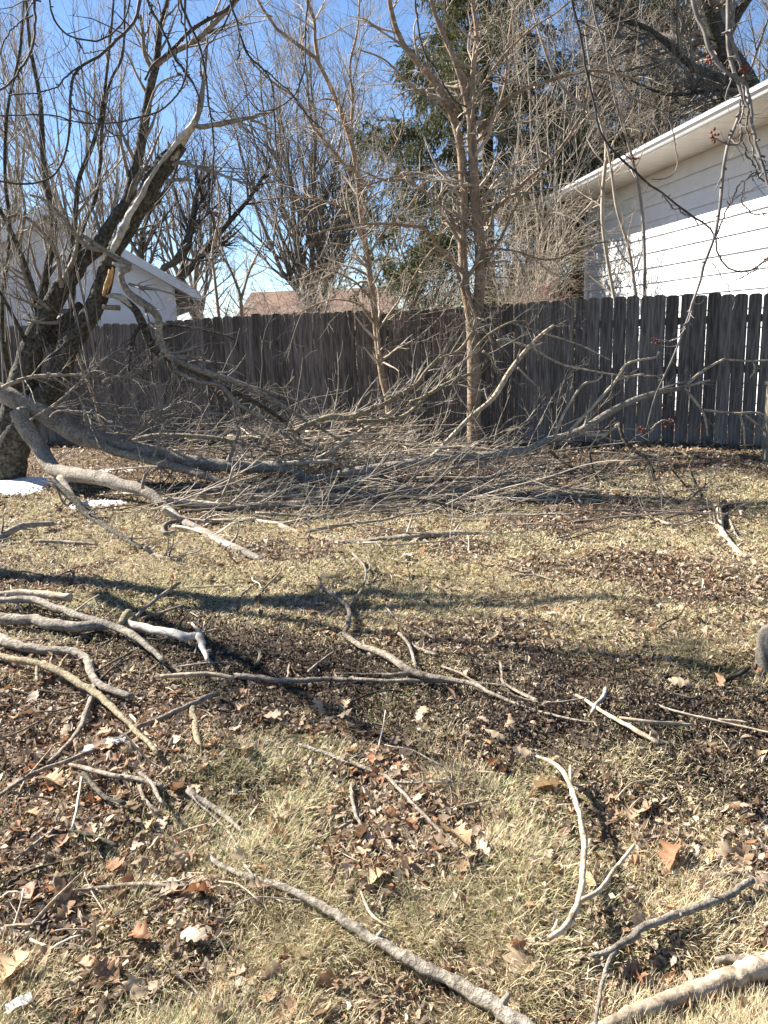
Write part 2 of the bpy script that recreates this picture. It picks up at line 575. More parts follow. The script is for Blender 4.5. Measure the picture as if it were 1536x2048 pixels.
nb = int(zsof / EXP) + 1
for i in range(nb + 1):
    z1 = zsof - i * EXP; z0 = max(z1 - EXP, -.1)
    if z1 < 0: break
    zl = z0
    cut = [0.0, 1.3 + (i * 1.37) % 2.9, 1.3 + (i * 1.37) % 2.9 + 2.9, WL]
    for s0_, s1_ in zip(cut[:-1], cut[1:]):
        if s1_ > WL: s1_ = WL
        if s1_ - s0_ < .1: continue
        s1_ -= .004; e_ = float(rng.uniform(-.002, .002)); d_ = float(rng.uniform(0, .004))
        b = Buf()
        b.hexa([wp(s0_, -.02, zl + e_), wp(s1_, -.02, zl + e_), wp(s1_, .026 + d_, zl + e_), wp(s0_, .026 + d_, zl + e_),
                wp(s0_, -.02, z1 - .002), wp(s1_, -.02, z1 - .002), wp(s1_, .002, z1 - .002), wp(s0_, .002, z1 - .002)])
        part('siding_board', b, WHITE, house, False)
b = Buf()
b.hexa([wp(0, -7, -.1), wp(WL, -7, -.1), wp(WL, -.03, -.1), wp(0, -.03, -.1), wp(0, -7, zsof - .01), wp(WL, -7, zsof - .01), wp(WL, -.03, zsof - .01), wp(0, -.03, zsof - .01)])
part('wall', b, WHITE, house, False)
b = Buf()
b.hexa([wp(-.09, -.09, -.1), wp(-.001, -.09, -.1), wp(-.001, .035, -.1), wp(-.09, .035, -.1), wp(-.09, -.09, zsof - .005), wp(-.001, -.09, zsof - .005), wp(-.001, .035, zsof - .005), wp(-.09, .035, zsof - .005)])
part('corner_trim', b, WHITE, house, False)
OH = .86; RH = .02
# soffit boards across the overhang
ns = int((EL + RH) / .30)
for i in range(ns):
    a = -RH + i * .30
    b = Buf()
    b.hexa([wp(a, -.02, zsof), wp(a + .292, -.02, zsof), wp(a + .292, OH, zsof), wp(a, OH, zsof),
            wp(a, -.02, zsof + .015), wp(a + .292, -.02, zsof + .015), wp(a + .292, OH, zsof + .015), wp(a, OH, zsof + .015)])
    part('soffit_panel', b, CREAM, house, False)
b = Buf()
b.hexa([wp(-RH, OH, zsof - .02), wp(EL, OH, zsof - .02), wp(EL, OH + .02, zsof - .02), wp(-RH, OH + .02, zsof - .02),
        wp(-RH, OH, zsof + .09), wp(EL, OH, zsof + .09), wp(EL, OH + .02, zsof + .09), wp(-RH, OH + .02, zsof + .09)])
part('fascia', b, WHITE, house, False)
# K-style gutter profile
b = Buf()
pf = [(0, -.01), (.05, -.01), (.075, .025), (.10, .045), (.10, .085), (.095, .085), (.095, .05), (.068, .031), (.046, -.004), (.003, -.004), (.003, .085), (0, .085)]
vs = [wp(-RH, OH + .021 + a, zsof + z) for a, z in pf] + [wp(EL, OH + .021 + a, zsof + z) for a, z in pf]
m_ = len(pf)
b.add(vs, [(k, (k + 1) % m_, (k + 1) % m_ + m_, k + m_) for k in range(m_)], ngons=[list(range(m_))])
part('gutter', b, WHITE, house, False)
b = Buf()
rz = zsof + .10
b.hexa([wp(-RH - .02, OH + .05, rz), wp(EL + .02, OH + .05, rz), wp(EL + .02, -4.2, rz + 1.75), wp(-RH - .02, -4.2, rz + 1.75),
        wp(-RH - .02, OH + .05, rz + .03), wp(EL + .02, OH + .05, rz + .03), wp(EL + .02, -4.2, rz + 1.79), wp(-RH - .02, -4.2, rz + 1.79)])
b.hexa([wp(-RH - .02, -4.2, rz + 1.75), wp(EL + .02, -4.2, rz + 1.75), wp(EL + .02, -8, rz + .1), wp(-RH - .02, -8, rz + .1),
        wp(-RH - .02, -4.2, rz + 1.79), wp(EL + .02, -4.2, rz + 1.79), wp(EL + .02, -8, rz + .14), wp(-RH - .02, -8, rz + .14)])
part('roof', b, ROOFM, house, False)
b = Buf()
b.add([wp(EL, OH + .02, zsof - .02), wp(EL, -8, zsof - .02), wp(EL, -4.2, rz + 1.75), wp(EL, OH + .02, rz + .01), wp(EL - .03, OH + .02, zsof - .02), wp(EL - .03, -8, zsof - .02), wp(EL - .03, -4.2, rz + 1.75), wp(EL - .03, OH + .02, rz + .01)],
      [(0, 1, 2, 3), (4, 7, 6, 5), (0, 4, 5, 1), (3, 2, 6, 7), (0, 3, 7, 4), (1, 5, 6, 2)])
part('rake_board', b, WHITE, house, False)
b = Buf()
b.hexa([wp(WL, -.03, zsof + .001), wp(EL - .04, -.03, zsof + .001), wp(EL - .04, -8, zsof + .001), wp(WL, -8, zsof + .001), wp(WL, -.03, zsof + .016), wp(EL - .04, -.03, zsof + .016), wp(EL - .04, -8, zsof + .016), wp(WL, -8, zsof + .016)])
part('gable_soffit', b, CREAM, house, False)
# gable end under the far end of the roof
b = Buf()
b.add([wp(-.02, -.05, zsof), wp(-.02, -7, zsof), wp(-.02, -4.2, rz + 1.7), wp(-.05, -.05, zsof), wp(-.05, -7, zsof), wp(-.05, -4.2, rz + 1.7)],
      [(0, 1, 4, 3), (1, 2, 5, 4), (2, 0, 3, 5)], [(0, 2, 1), (3, 4, 5)])
part('gable', b, WHITE, house, False)
b = Buf()
dp = [wp(-RH + .12, OH + .07, zsof + .02), wp(-RH + .12, OH + .06, zsof - .10), wp(-.02, .10, zsof - .42), wp(.0, .075, zsof - .55), wp(.0, .075, 0)]
p_ = np.array(dp); p_ = np.vstack([p_[:1], (p_[0] + p_[1]) / 2, p_[1:2], p_[2:3], p_[3:4], p_[4:]])
tubes(b, p_, np.full(6, .04), k=4)
part('downspout', b, WHITE, house, False)

# ================================================================== PALE HOUSE ON THE LEFT
LAV = mat('pale_shaded_siding', (.72, .71, .71), .8, [(.3, (.70, .69, .69)), (.7, (.76, .75, .75))], .05, 3, macro=.04)


def pz(px, py, d): return P(px, py, d)


# gable plane through two sight-line points: right corner at 20 m, left far end at 26 m
hr = P(355, 640, 20.0)[:2]; hl = P(-190, 640, 18.2)[:2]
LD = (hl - hr) / np.linalg.norm(hl - hr); LW = float(np.linalg.norm(hl - hr))
LB = np.array([-LD[1], LD[0]])
if LB[1] < 0: LB = -LB


def hit(px, py):
    """point of the gable plane seen at a pixel -> (s along wall, z)"""
    v = ray(px, py); A = np.array([[v[0], -LD[0]], [v[1], -LD[1]]])
    t, s = np.linalg.solve(A, hr - CP[:2])
    return s, CAM_H + v[2] * t


def lp(s, out, z): return [*(hr + LD * s + LB * out), z]


sE, zE = hit(398, 603)
sP, zP = hit(95, 432)
sL = 2 * sP - sE
zc = zE + (0 - sE) * (zP - zE) / (sP - sE)
lh = thing('pale_house', 'pale gabled house in shade beyond the fence behind the leaning trunks', 'house', (float(hr[0]), float(hr[1]), 0))
zwl = zE + .02
# siding courses up the gable, each clipped by the rakes
ex = .40
z = -.1
while z < zP - .1:
    z1 = min(z + ex, zP - .08)
    def clip(zz):
        if zz <= zc: return 0.0, 2 * sP
        f = (zz - zc) / (zP - zc)
        return sP * f, 2 * sP - sP * f
    a0, a1 = clip(z); c0, c1 = clip(z1)
    if c1 - c0 > .05:
        b = Buf()
        b.hexa([lp(a0, 0, z), lp(a1, 0, z), lp(a1, -.016, z), lp(a0, -.016, z), lp(c0, 0, z1 - .002), lp(c1, 0, z1 - .002), lp(c1, -.003, z1 - .002), lp(c0, -.003, z1 - .002)])
        part('siding_board', b, LAV, lh, False)
    z += ex
b = Buf()
for (s0, z0, s1, z1_) in ((sE, zE, sP, zP), (sP, zP, sL, zE)):
    b.hexa([lp(s0, -.45, z0), lp(s1, -.45, z1_), lp(s1, 9, z1_), lp(s0, 9, z0), lp(s0, -.45, z0 + .17), lp(s1, -.45, z1_ + .17), lp(s1, 9, z1_ + .17), lp(s0, 9, z0 + .17)])
part('roof', b, CREAM, lh, False)
b = Buf()
for (s0, z0, s1, z1_) in ((sE, zE, sP, zP), (sP, zP, sL, zE)):
    b.hexa([lp(s0, -.48, z0 - .02), lp(s1, -.48, z1_ - .02), lp(s1, -.452, z1_ - .02), lp(s0, -.452, z0 - .02), lp(s0, -.48, z0 + .2), lp(s1, -.48, z1_ + .2), lp(s1, -.452, z1_ + .2), lp(s0, -.452, z0 + .2)])
part('fascia', b, WHITE, lh, False)
b = Buf()
b.hexa([lp(0, .01, -.1), lp(2 * sP, .01, -.1), lp(2 * sP, 9, -.1), lp(0, 9, -.1), lp(0, .01, zc), lp(2 * sP, .01, zc), lp(2 * sP, 9, zc), lp(0, 9, zc)])
part('wall', b, LAV, lh, False)
b = Buf()
b.hexa([lp(sE, -.45, zE - .16), lp(0, -.45, zE - .16), lp(0, 9, zE - .16), lp(sE, 9, zE - .16), lp(sE, -.45, zE - .145), lp(0, -.45, zE - .145), lp(0, 9, zE - .145), lp(sE, 9, zE - .145)])
part('soffit', b, CREAM, lh, False)

# brown roofed house far behind
BRN = mat('brown_shingles', (.2, .12, .09), .95, [(.3, (.13, .08, .06)), (.7, (.26, .17, .13))], .4, 6)
BRW = mat('tan_wall', (.3, .25, .2), .9, [(.3, (.26, .21, .17)), (.7, (.34, .28, .23))], 0, 3)
a = P(462, 648, 34); c = P(800, 640, 34); t1 = P(492, 582, 36); t2 = P(790, 572, 36)
bh = thing('brown_roof_house', 'distant house with a brown shingle roof behind the thicket', 'house', (float(a[0]), 34., 0))
b = Buf(); b.hexa([(a[0], 34, a[2]), (c[0], 34, a[2]), (c[0], 42, a[2]), (a[0], 42, a[2]), (t1[0], 37.5, t1[2]), (t2[0], 37.5, t1[2]), (t2[0], 38.5, t1[2]), (t1[0], 38.5, t1[2])])
part('roof', b, BRN, bh, False)
b = Buf(); b.box((a[0] + .4, 34.5, -.1), (c[0] - .4, 41.5, a[2] - .01)); part('wall', b, BRW, bh, False)
a = P(345, 652, 26); c = P(450, 650, 26)
sh = thing('low_shed', 'low shed with a flat pinkish roof just over the fence top', 'shed', (float(a[0]), 26., 0))
b = Buf(); b.hexa([(a[0], 26, a[2] - .12), (c[0], 26, a[2] - .12), (c[0], 29, a[2] + .0), (a[0], 29, a[2] + .0), (a[0], 26, a[2]), (c[0], 26, a[2]), (c[0], 29, a[2] + .15), (a[0], 29, a[2] + .15)])
part('roof', b, mat('pinkish_roof', (.42, .30, .25), .9, [(.3, (.36, .26, .21)), (.7, (.46, .34, .28))], 0, 5), sh, False)
b = Buf(); b.box((a[0] + .15, 26.2, -.1), (c[0] - .15, 28.8, a[2] - .13)); part('wall', b, BRW, sh, False)

# ================================================================== TREES
def stems(name, m, parent, items, k=7, rough=.0, label=None):
    """items: (pts, rad) each becomes its own part"""
    for it in items:
        b = Buf(); tubes(b, it[0], it[1], k=k, rough=rough)
        part(name, b, m, parent, label=label)


def twigset(parent, m, batches, name='twigs', ks=(4, 3, 3)):
    b = Buf()
    for i, (p, r) in enumerate(batches):
        if len(p): tubes(b, p, r, k=ks[min(i, len(ks) - 1)])
    return part(name, b, m, parent, kind='stuff')


def R(pts, n=9):
    return cr(pts, n)


def stack(items, n=9):
    out_p = []; out_r = []
    for p, r in items:
        o = cr(np.column_stack([p, r]), n); out_p.append(o[:, :3]); out_r.append(o[:, 3])
    return np.array(out_p), np.array(out_r)


def up_tree(base, height, r0, leaders, spread, m_trunk, m_twig, name, label, group, n1=14, n2=14, n3=5, split=.25, lean=(0, 0), fan=True, up=.35, cat_='tree', rmin=.004):
    """bare tree with a short trunk and a vase of ascending leaders"""
    x, y = base
    t = thing(name, label, cat_, (x, y, 0), group)
    hs = height * split
    tp = np.array([[x, y, -.1], [x + lean[0] * .3, y + lean[1] * .3, hs * .5], [x + lean[0] * .6, y + lean[1] * .6, hs]])
    tr = (cr(tp, 7), np.linspace(r0 * 1.15, r0 * .85, 7))
    stems('trunk', m_trunk, t, [tr])
    L = []
    for i in range(leaders):
        a = 2 * math.pi * (i + rng.uniform(-.3, .3)) / leaders
        sp = spread * rng.uniform(.3, 1.0)
        h = height * rng.uniform(.78, 1.02) - hs * .6
        z0 = hs * rng.uniform(.55, 1.0)
        ex_ = np.array([math.cos(a) * sp, math.sin(a) * sp])
        s0 = tp[0] + (tp[2] - tp[0]) * ((z0 + .1) / (hs + .1))
        pts = [s0, s0 + [*(ex_ * .38), h * .25], s0 + [*(ex_ * .72), h * .6], s0 + [*ex_, h]]
        p = cr(pts, 10); p[1:-1] += rng.normal(0, height * .008, (8, 3))
        L.append((p, np.linspace(r0 * rng.uniform(.16, .34), rmin * 1.5, 10)))
    stems('limb', m_trunk, t, L, k=5)
    bp = np.array([l[0] for l in L]); br = np.array([l[1] for l in L])
    c1 = spawn(bp, br, n1, height * .34, .12, .97, (.35, .8), up, Q=6, rf=.62, wig=.09, rmin=rmin)
    c2 = spawn(*c1, n2, height * .15, .1, 1, (.4, .9), up, Q=4, rf=.6, wig=.12, rmin=rmin * .8)
    bt = [c1, c2]
    if n3:
        c3 = spawn(*c2, n3, height * .07, .1, 1, (.4, .9), up, Q=3, rf=.7, wig=.1, rmin=rmin * .7)
        bt.append(c3)
    twigset(t, m_twig, bt, ks=(4, 3, 3))
    return t


def at(px, d): return tuple(P(px, 640, d)[:2])


# far tree rows
up_tree(at(628, 24), 9.6, .26, 18, 2.9, TWIG_GREY, TWIG_GREY, 'bare_tree', 'tall vase-shaped bare tree in the middle beyond the fence', 'bare trees beyond the fence', 11, 8, 3, .24)
up_tree(at(20, 30), 12.5, .3, 10, 3.6, TWIG_GREY, TWIG_GREY, 'bare_tree', 'bare grey tree farthest to the left above the pale house', 'bare trees beyond the fence', 9, 7, 3, .3)
up_tree(at(215, 29), 12.0, .3, 10, 3.2, TWIG_GREY, TWIG_GREY, 'bare_tree', 'bare tree rising behind the roof peak of the pale house', 'bare trees beyond the fence', 9, 7, 3, .3)
up_tree(at(395, 34), 10.5, .3, 10, 3.4, TWIG_GREY, TWIG_GREY, 'bare_tree', 'bare tree behind the right eave of the pale house', 'bare trees beyond the fence', 8, 7, 3, .3)
up_tree(at(1500, 26), 14, .4, 10, 4.5, TWIG_GREY, TWIG_GREY, 'bare_tree', 'tall dark bare tree behind the white house roof', 'bare trees beyond the fence', 10, 8, 3, .3)
up_tree(at(830, 42), 10, .3, 9, 4.0, TWIG_GREY, TWIG_GREY, 'bare_tree', 'distant bare tree between the vase-shaped tree and the spruce', 'bare trees beyond the fence', 12, 9, 3, .3)

# dark limbs of a spreading tree behind the eave of the pale house
t = thing('bare_tree', 'dark leaning bare tree with crooked limbs above the pale house eave', 'tree', (float(P(330, 640, 20.8)[0]), 20.8, 0), 'bare trees beyond the fence')
its = [traced([(318, 720), (322, 660), (335, 600), (352, 565), (400, 515), (430, 475), (470, 430), (500, 395), (540, 330)], 20.8, (26, 14, 4), 14),
       traced([(335, 600), (318, 545), (350, 525), (375, 500), (385, 440), (395, 380), (430, 330)], 20.6, (14, 10, 3), 14),
       traced([(322, 660), (290, 560), (280, 500), (300, 420), (345, 360), (360, 300)], 21, (16, 9, 3), 14),
       traced([(430, 475), (425, 430), (400, 380), (410, 300)], 20.8, (7, 3), 14)]
stems('limb', BARK_OLD, t, its, k=6)
c1 = spawn(*stack(its), 14, 1.8, .25, 1, (.4, .9), .3, Q=6, rmin=.004)
c2 = spawn(*c1, 7, .8, .1, 1, (.4, .9), .2, Q=4, rmin=.003)
c3 = spawn(*c2, 4, .4, .1, 1, (.4, .9), .2, Q=3, rmin=.0025)
twigset(t, TWIG_DARK, [c1, c2, c3])

# big leaning trunk at the upper right
t = thing('bare_tree', 'large dark leaning trunk crossing the top right corner over the roof', 'tree', (float(P(1560, 640, 19)[0]), 19., 0), 'bare trees beyond the fence')
its = [traced([(1590, 640), (1575, 400), (1535, 260), (1500, 175), (1445, 90), (1415, 20), (1380, -80), (1360, -180)], 19, (60, 34, 22), 16),
       traced([(1500, 175), (1420, 150), (1380, 130), (1300, 60), (1220, 30), (1150, -40)], (19, 17.5), (16, 4), 14),
       traced([(1535, 260), (1470, 200), (1430, 180), (1340, 190), (1260, 160)], (19, 17.5), (12, 3), 14),
       traced([(1445, 90), (1480, 20), (1536, -60), (1560, -160)], 19, (18, 8), 12)]
stems('limb', BARK_OLD, t, its, k=7)
c1 = spawn(*stack(its), 16, 2.2, .3, 1, (.4, 1.0), .2, Q=6, rmin=.004)
c2 = spawn(*c1, 10, 1.0, .1, 1, (.4, .9), .1, Q=5, rmin=.003)
c3 = spawn(*c2, 5, .45, .1, 1, (.4, .9), .1, Q=3, rmin=.0025)
twigset(t, TWIG_GREY, [c1, c2, c3])

# ---------- spruces
NEED = vmat('spruce_needles', .7, .15)


def spruce(px, d, H, Rb, label, seed, tone, whorls=25):
    x, y = at(px, d)
    t = thing('spruce_tree', label, 'tree', (x, y, 0), 'spruces beyond the fence')
    p = np.array([[x, y, -.1], [x + .05, y, H * .5], [x, y, H]])
    stems('trunk', BARK_OLD, t, [(cr(p, 9), np.linspace(.19, .02, 9))])
    BP = []; BR = []
    for w in range(whorls):
        z = 1.0 + (H - 1.2) * (w / whorls) ** .95
        Rr = Rb * (1 - z / H) ** .82 + .12
        n = 6 if w % 2 else 7
        for j in range(n):
            a = 2 * math.pi * (j + rng.random()) / n
            l = Rr * rng.uniform(.68, 1.15)
            dx, dy = math.cos(a), math.sin(a)
            dr = rng.uniform(.15, .42)
            pts = [[x, y, z], [x + dx * l * .35, y + dy * l * .35, z - l * dr * .3], [x + dx * l * .75, y + dy * l * .75, z - l * dr], [x + dx * l, y + dy * l, z - l * dr * .75]]
            BP.append(cr(pts, 6)); BR.append(np.linspace(.022, .005, 6))
    BP = np.array(BP); BR = np.array(BR)
    b = Buf(); tubes(b, BP, BR, 3); part('boughs', b, BARK_OLD, t, kind='stuff')
    side = spawn(BP, BR, 18, .75, .15, 1, (.6, 1.1), -.25, Q=5, rf=.5, wig=.08)
    hang = spawn(*side, 5.5, .55, .1, 1, (.8, 1.4), -1.6, Q=4, rf=.6, wig=.1)
    hang2 = spawn(BP, BR, 9, .55, .3, 1, (.8, 1.4), -1.6, Q=4, rf=.5, wig=.1)
    b = Buf()
    segs = []
    for (pp, rr), per in ((hang, 26), (hang2, 30), (side, 24), ((BP, BR), 26)):
        N, Q_, _ = pp.shape
        n = int(N * per)
        i = rng.integers(0, N, n); j = rng.integers(0, Q_ - 1, n); f = rng.random((n, 1))
        c0 = pp[i, j] * (1 - f) + pp[i, j + 1] * f
        dr = pp[i, j + 1] - pp[i, j]; dr /= np.linalg.norm(dr, axis=1, keepdims=True) + 1e-9
        dr = dr + rng.normal(0, .35, (n, 3)); dr /= np.linalg.norm(dr, axis=1, keepdims=True)
        segs.append((c0, dr))
    c0 = np.concatenate([s[0] for s in segs]); dr = np.concatenate([s[1] for s in segs]); n = len(c0)
    pr = np.cross(dr, rng.normal(0, 1, (n, 3))); pr /= np.linalg.norm(pr, axis=1, keepdims=True) + 1e-9
    ln = rng.uniform(.05, .12, (n, 1)); wd = rng.uniform(.006, .012, (n, 1))
    Vv = np.stack([c0 - pr * wd, c0 + pr * wd, c0 + dr * ln], 1).reshape(-1, 3)
    tri = np.arange(n * 3).reshape(-1, 3)
    base = np.array(tone)
    cc = base * rng.uniform(.55, 1.5, (n, 1)) + rng.random((n, 1)) * np.array([.018, .012, 0])
    b.add(Vv, tris=tri, col=np.repeat(cc, 3, 0))
    part('needles', b, NEED, t, smooth=False, kind='stuff')
    return t


spruce(975, 18.5, 14.6, 3.9, 'tall green spruce with drooping boughs left of the white house', 1, (.095, .10, .042))
spruce(1250, 23.5, 15.5, 3.6, 'darker spruce standing behind the white house roof', 2, (.05, .06, .036), 28)
spruce(-60, 36, 12.5, 2.6, 'dark spruce at the far left edge above the pale house', 3, (.035, .05, .03), 24)

# ---------- thicket shrubs just behind the fence
def shrub(px, d, h, n, label, m=TWIG_TAN, spread=1.0, per=9, Lf=.42, droop=-.5, n2=4, r=.010, group='twiggy shrubs behind the fence'):
    x, y = at(px, d)
    t = thing('bare_shrub', label, 'shrub', (x, y, 0), group)
    pts = []; rr = []
    for i in range(n):
        a = rng.uniform(0, 2 * math.pi); s = spread * rng.uniform(.2, 1) ; hh = h * rng.uniform(.6, 1.05)
        e = np.array([math.cos(a), math.sin(a)]) * s
        b0 = np.array([x + e[0] * .15, y + e[1] * .15, -.05])
        pts.append(cr([b0, b0 + [e[0] * .3, e[1] * .3, hh * .45], b0 + [e[0] * .7, e[1] * .7, hh * .85], b0 + [e[0] * 1.2, e[1] * 1.2, hh]], 9))
        rr.append(np.linspace(r * rng.uniform(.8, 1.5), .0035, 9))
    pts = np.array(pts); rr = np.array(rr)
    c1 = spawn(pts, rr, per, h * Lf, .25, 1, (.4, 1.1), droop, Q=6, rf=.6, wig=.14, rmin=.003)
    c2 = spawn(*c1, n2, h * Lf * .45, .1, 1, (.4, 1.2), droop, Q=4, rf=.7, wig=.14, rmin=.0024)
    twigset(t, m, [(pts, rr)], name='stems', ks=(4,))
    twigset(t, m, [c1, c2], ks=(3, 3))
    return t


shrub(500, 14.5, 2.6, 16, 'tan twiggy shrub above the fence beside the brown-roofed house', spread=1.2)
shrub(585, 14.0, 2.7, 16, 'dense arching tan shrub below the vase-shaped tree', spread=1.2, per=10)
shrub(690, 14.5, 2.6, 14, 'tan shrub behind the fence by the leaning sapling', spread=1.2)
shrub(830, 14.0, 2.7, 14, 'tan twiggy shrub just left of the forked tan tree', spread=1.1)
shrub(1020, 13.5, 3.4, 14, 'tall arching shrub right of the forked tan tree', spread=1.0, per=10, n2=4)
shrub(1060, 15.5, 3.8, 15, 'tangled shrub filling the gap before the white house corner', spread=.9, per=10, n2=4)
shrub(1100, 13.0, 2.3, 9, 'low reddish shrub at the corner of the white house', mat('reddish_twig', (.3, .17, .13), .8), spread=.5)
shrub(30, 14.5, 2.6, 12, 'grey upright shrub behind the fence at the far left', m=TWIG_GREY, spread=1.0)
shrub(420, 17, 2.6, 10, 'sparse shrub between the pale house and the brown roof', spread=.9)

# tall tan brush with arching twigs, a clump of young trees at the right
for px, d, h, n, lab in ((1085, 15.0, 7.6, 8, 'tall young tree with tangled tan twigs before the spruce'),
                         (1180, 19.0, 9.0, 15, 'tall tan twiggy tree above the far end of the gutter'),
                         (1105, 18.3, 7.0, 6, 'slender pale twiggy tree against the green spruce'),
                         (1290, 21.0, 10.0, 15, 'pale twiggy tree rising over the middle of the roof edge')):
    up_tree(at(px, d), h, .07, n, 1.7 if px > 1110 else 1.05, TWIG_TAN, TWIG_TAN if px in (1180,) else TWIG_PALE, 'young_tree', lab, 'young twiggy trees before the spruces', 10, 6, 2, .12, up=-.15, rmin=.003)


# thin saplings in front of the white wall and by the eave of the pale house
def sapling(label, px, d, w, m, side=10, L=.7, k=5, up=.2, ang=(.5, 1.1), cat_='sapling', group=None, t0=.3, n2=3, extra=None, name='sapling', rf=.5):
    p, r = traced(px, d, w, 26)
    base = p[0]
    t = thing(name, label, cat_, (float(base[0]), float(base[1]), 0), group)
    if base[2] > .1:
        p = np.vstack([[base[0], base[1], 0], p]); r = np.concatenate([[r[0] * 1.1], r])
    stems('trunk', m[0], t, [(p, r)], k=k)
    its = [(p, r)]
    for e in (extra or []):
        q_ = traced(e[0], e[1], e[2], 16); its.append(q_); stems('branch', m[0], t, [q_], k=5)
    c1 = spawn(*stack(its, 12), side, L, t0, 1, ang, up, Q=6, rf=rf, wig=.12)
    c2 = spawn(*c1, n2, L * .45, .1, 1, (.4, 1.0), up * .5, Q=4, rf=.65, wig=.12)
    twigset(t, m[1], [c1, c2])
    return t


gs = 'thin saplings before the white wall'
sapling('pale sapling before the white wall nearest the house corner', [(1233, 620), (1208, 475), (1205, 390), (1213, 285), (1190, 235), (1118, 165), (1078, 65), (1050, -40)], 10.6, (7, 7, 3), (TWIG_TAN, TWIG_TAN), 14, .8, group=gs)
sapling('slanting sapling before the white wall between two straighter ones', [(1275, 620), (1258, 500), (1233, 415), (1218, 310), (1190, 200), (1170, 60)], 10.4, (7, 3), (TWIG_TAN, TWIG_TAN), 12, .8, group=gs)
sapling('straight grey sapling before the white wall farthest from the corner', [(1290, 620), (1288, 475), (1278, 375), (1260, 300), (1225, 180), (1210, 60)], 10.4, (7, 3), (TWIG_GREY, TWIG_TAN), 12, .8, group=gs)
sapling('thin tan sapling over the fence beside the pale house eave', [(442, 670), (430, 560), (425, 500), (440, 420), (430, 330)], 13.4, (7, 3), (TANBARK, TWIG_TAN), 10, .8)
sapling('forked tan sapling over the fence left of the brown roof', [(485, 670), (482, 600), (470, 560), (450, 520), (420, 470)], 13.2, (8, 3), (TANBARK, TWIG_TAN), 12, .8, extra=[([(482, 600), (500, 540), (530, 480)], 13.2, (6, 3))])
sapling('tan sapling slanting in front of the fence behind the leaning trunks', [(207, 862), (190, 800), (170, 750), (152, 700), (140, 640), (135, 560)], 11.4, (8, 6, 3), (TANBARK, TWIG_GREY), 9, .7)

# ---------- tan trees in front of the fence
def big_px(items, n=22):
    return [traced(a, d, w, n) for a, d, w in items]


# forked tan tree
base = G(947, 880)
t = thing('forked_tree', 'tan smooth-barked tree with twin upright stems in front of the fence', 'tree', (float(base[0]), float(base[1]), 0))
D0 = 9.8; base = P(947, 884, D0)
tr = traced([(948, 884), (948, 800), (947, 700), (944, 640)], D0, (30, 27, 25, 26), 14, 0)
main = big_px([
    ([(944, 650), (930, 570), (924, 475), (928, 415), (922, 300), (903, 225), (878, 175), (828, 115), (798, 75), (780, 10), (770, -60)], D0, (19, 16, 13, 6)),
    ([(946, 650), (958, 600), (960, 490), (950, 400), (945, 280), (942, 240), (932, 190), (912, 125), (878, 50), (862, 0), (850, -80)], D0 - .02, (22, 21, 18, 14, 9, 6)),
    ([(945, 262), (943, 200), (948, 125), (953, 60), (945, 0), (948, -80)], D0 - .05, (12, 8, 5)),
])
sub = big_px([
    ([(957, 262), (968, 250), (1028, 190), (1088, 165), (1158, 145), (1198, 142), (1280, 160)], (D0, D0 - .7), (9, 6, 3)),
    ([(962, 450), (978, 430), (1048, 365), (1118, 300), (1158, 240), (1170, 215), (1180, 140)], (D0, D0 - .5), (9, 6, 3)),
    ([(940, 345), (868, 345), (800, 352), (768, 360), (720, 375)], (D0, D0 - .6), (6, 3)),
    ([(924, 475), (883, 415), (843, 380), (808, 360), (768, 360), (700, 330)], (D0, D0 + .2), (9, 6, 3)),
    ([(926, 545), (883, 505), (853, 460), (803, 450), (768, 447), (690, 452), (620, 470)], (D0, D0 - .8), (8, 6, 3)),
    ([(930, 590), (905, 520), (875, 495), (850, 520), (820, 570), (800, 640)], (D0 - .1, D0 - .8), (7, 5, 3)),
    ([(929, 520), (930, 570), (942, 607), (958, 646), (979, 672), (985, 690)], (D0 - .2, D0 - .5), (5, 6, 5)),
    ([(953, 560), (1000, 480), (1040, 400), (1090, 350), (1150, 320)], (D0, D0 - .4), (6, 3)),
    ([(943, 300), (985, 240), (1010, 170), (1015, 90), (1030, 0)], D0, (6, 3)),
    ([(905, 225), (870, 200), (820, 170), (770, 120), (720, 100)], (D0, D0 - .3), (5, 2.5)),
    ([(960, 500), (1020, 500), (1100, 520), (1180, 490), (1250, 480)], (D0, D0 - .9), (5, 2)),
    ([(946, 200), (1000, 120), (1060, 60), (1120, 20), (1180, -40)], (D0, D0 - .4), (5, 2)),
])
stems('trunk', TANBARK, t, [tr], k=10, rough=.04)
stems('limb', TANBARK, t, main, k=8, rough=.03)
stems('branch', TANBARK, t, sub, k=6, rough=.02)
c1 = spawn(*stack(main + sub), 13, .95, .12, 1, (.5, 1.25), -.1, Q=7, rf=.5, wig=.16, curl=.05)
c2 = spawn(*c1, 5.5, .45, .1, 1, (.4, 1.1), -.1, Q=5, rf=.6, wig=.16)
c3 = spawn(*c2, 2, .22, .1, 1, (.4, 1.1), -.1, Q=4, rf=.7, wig=.14)
twigset(t, TWIG_TAN, [c1, c2, c3])

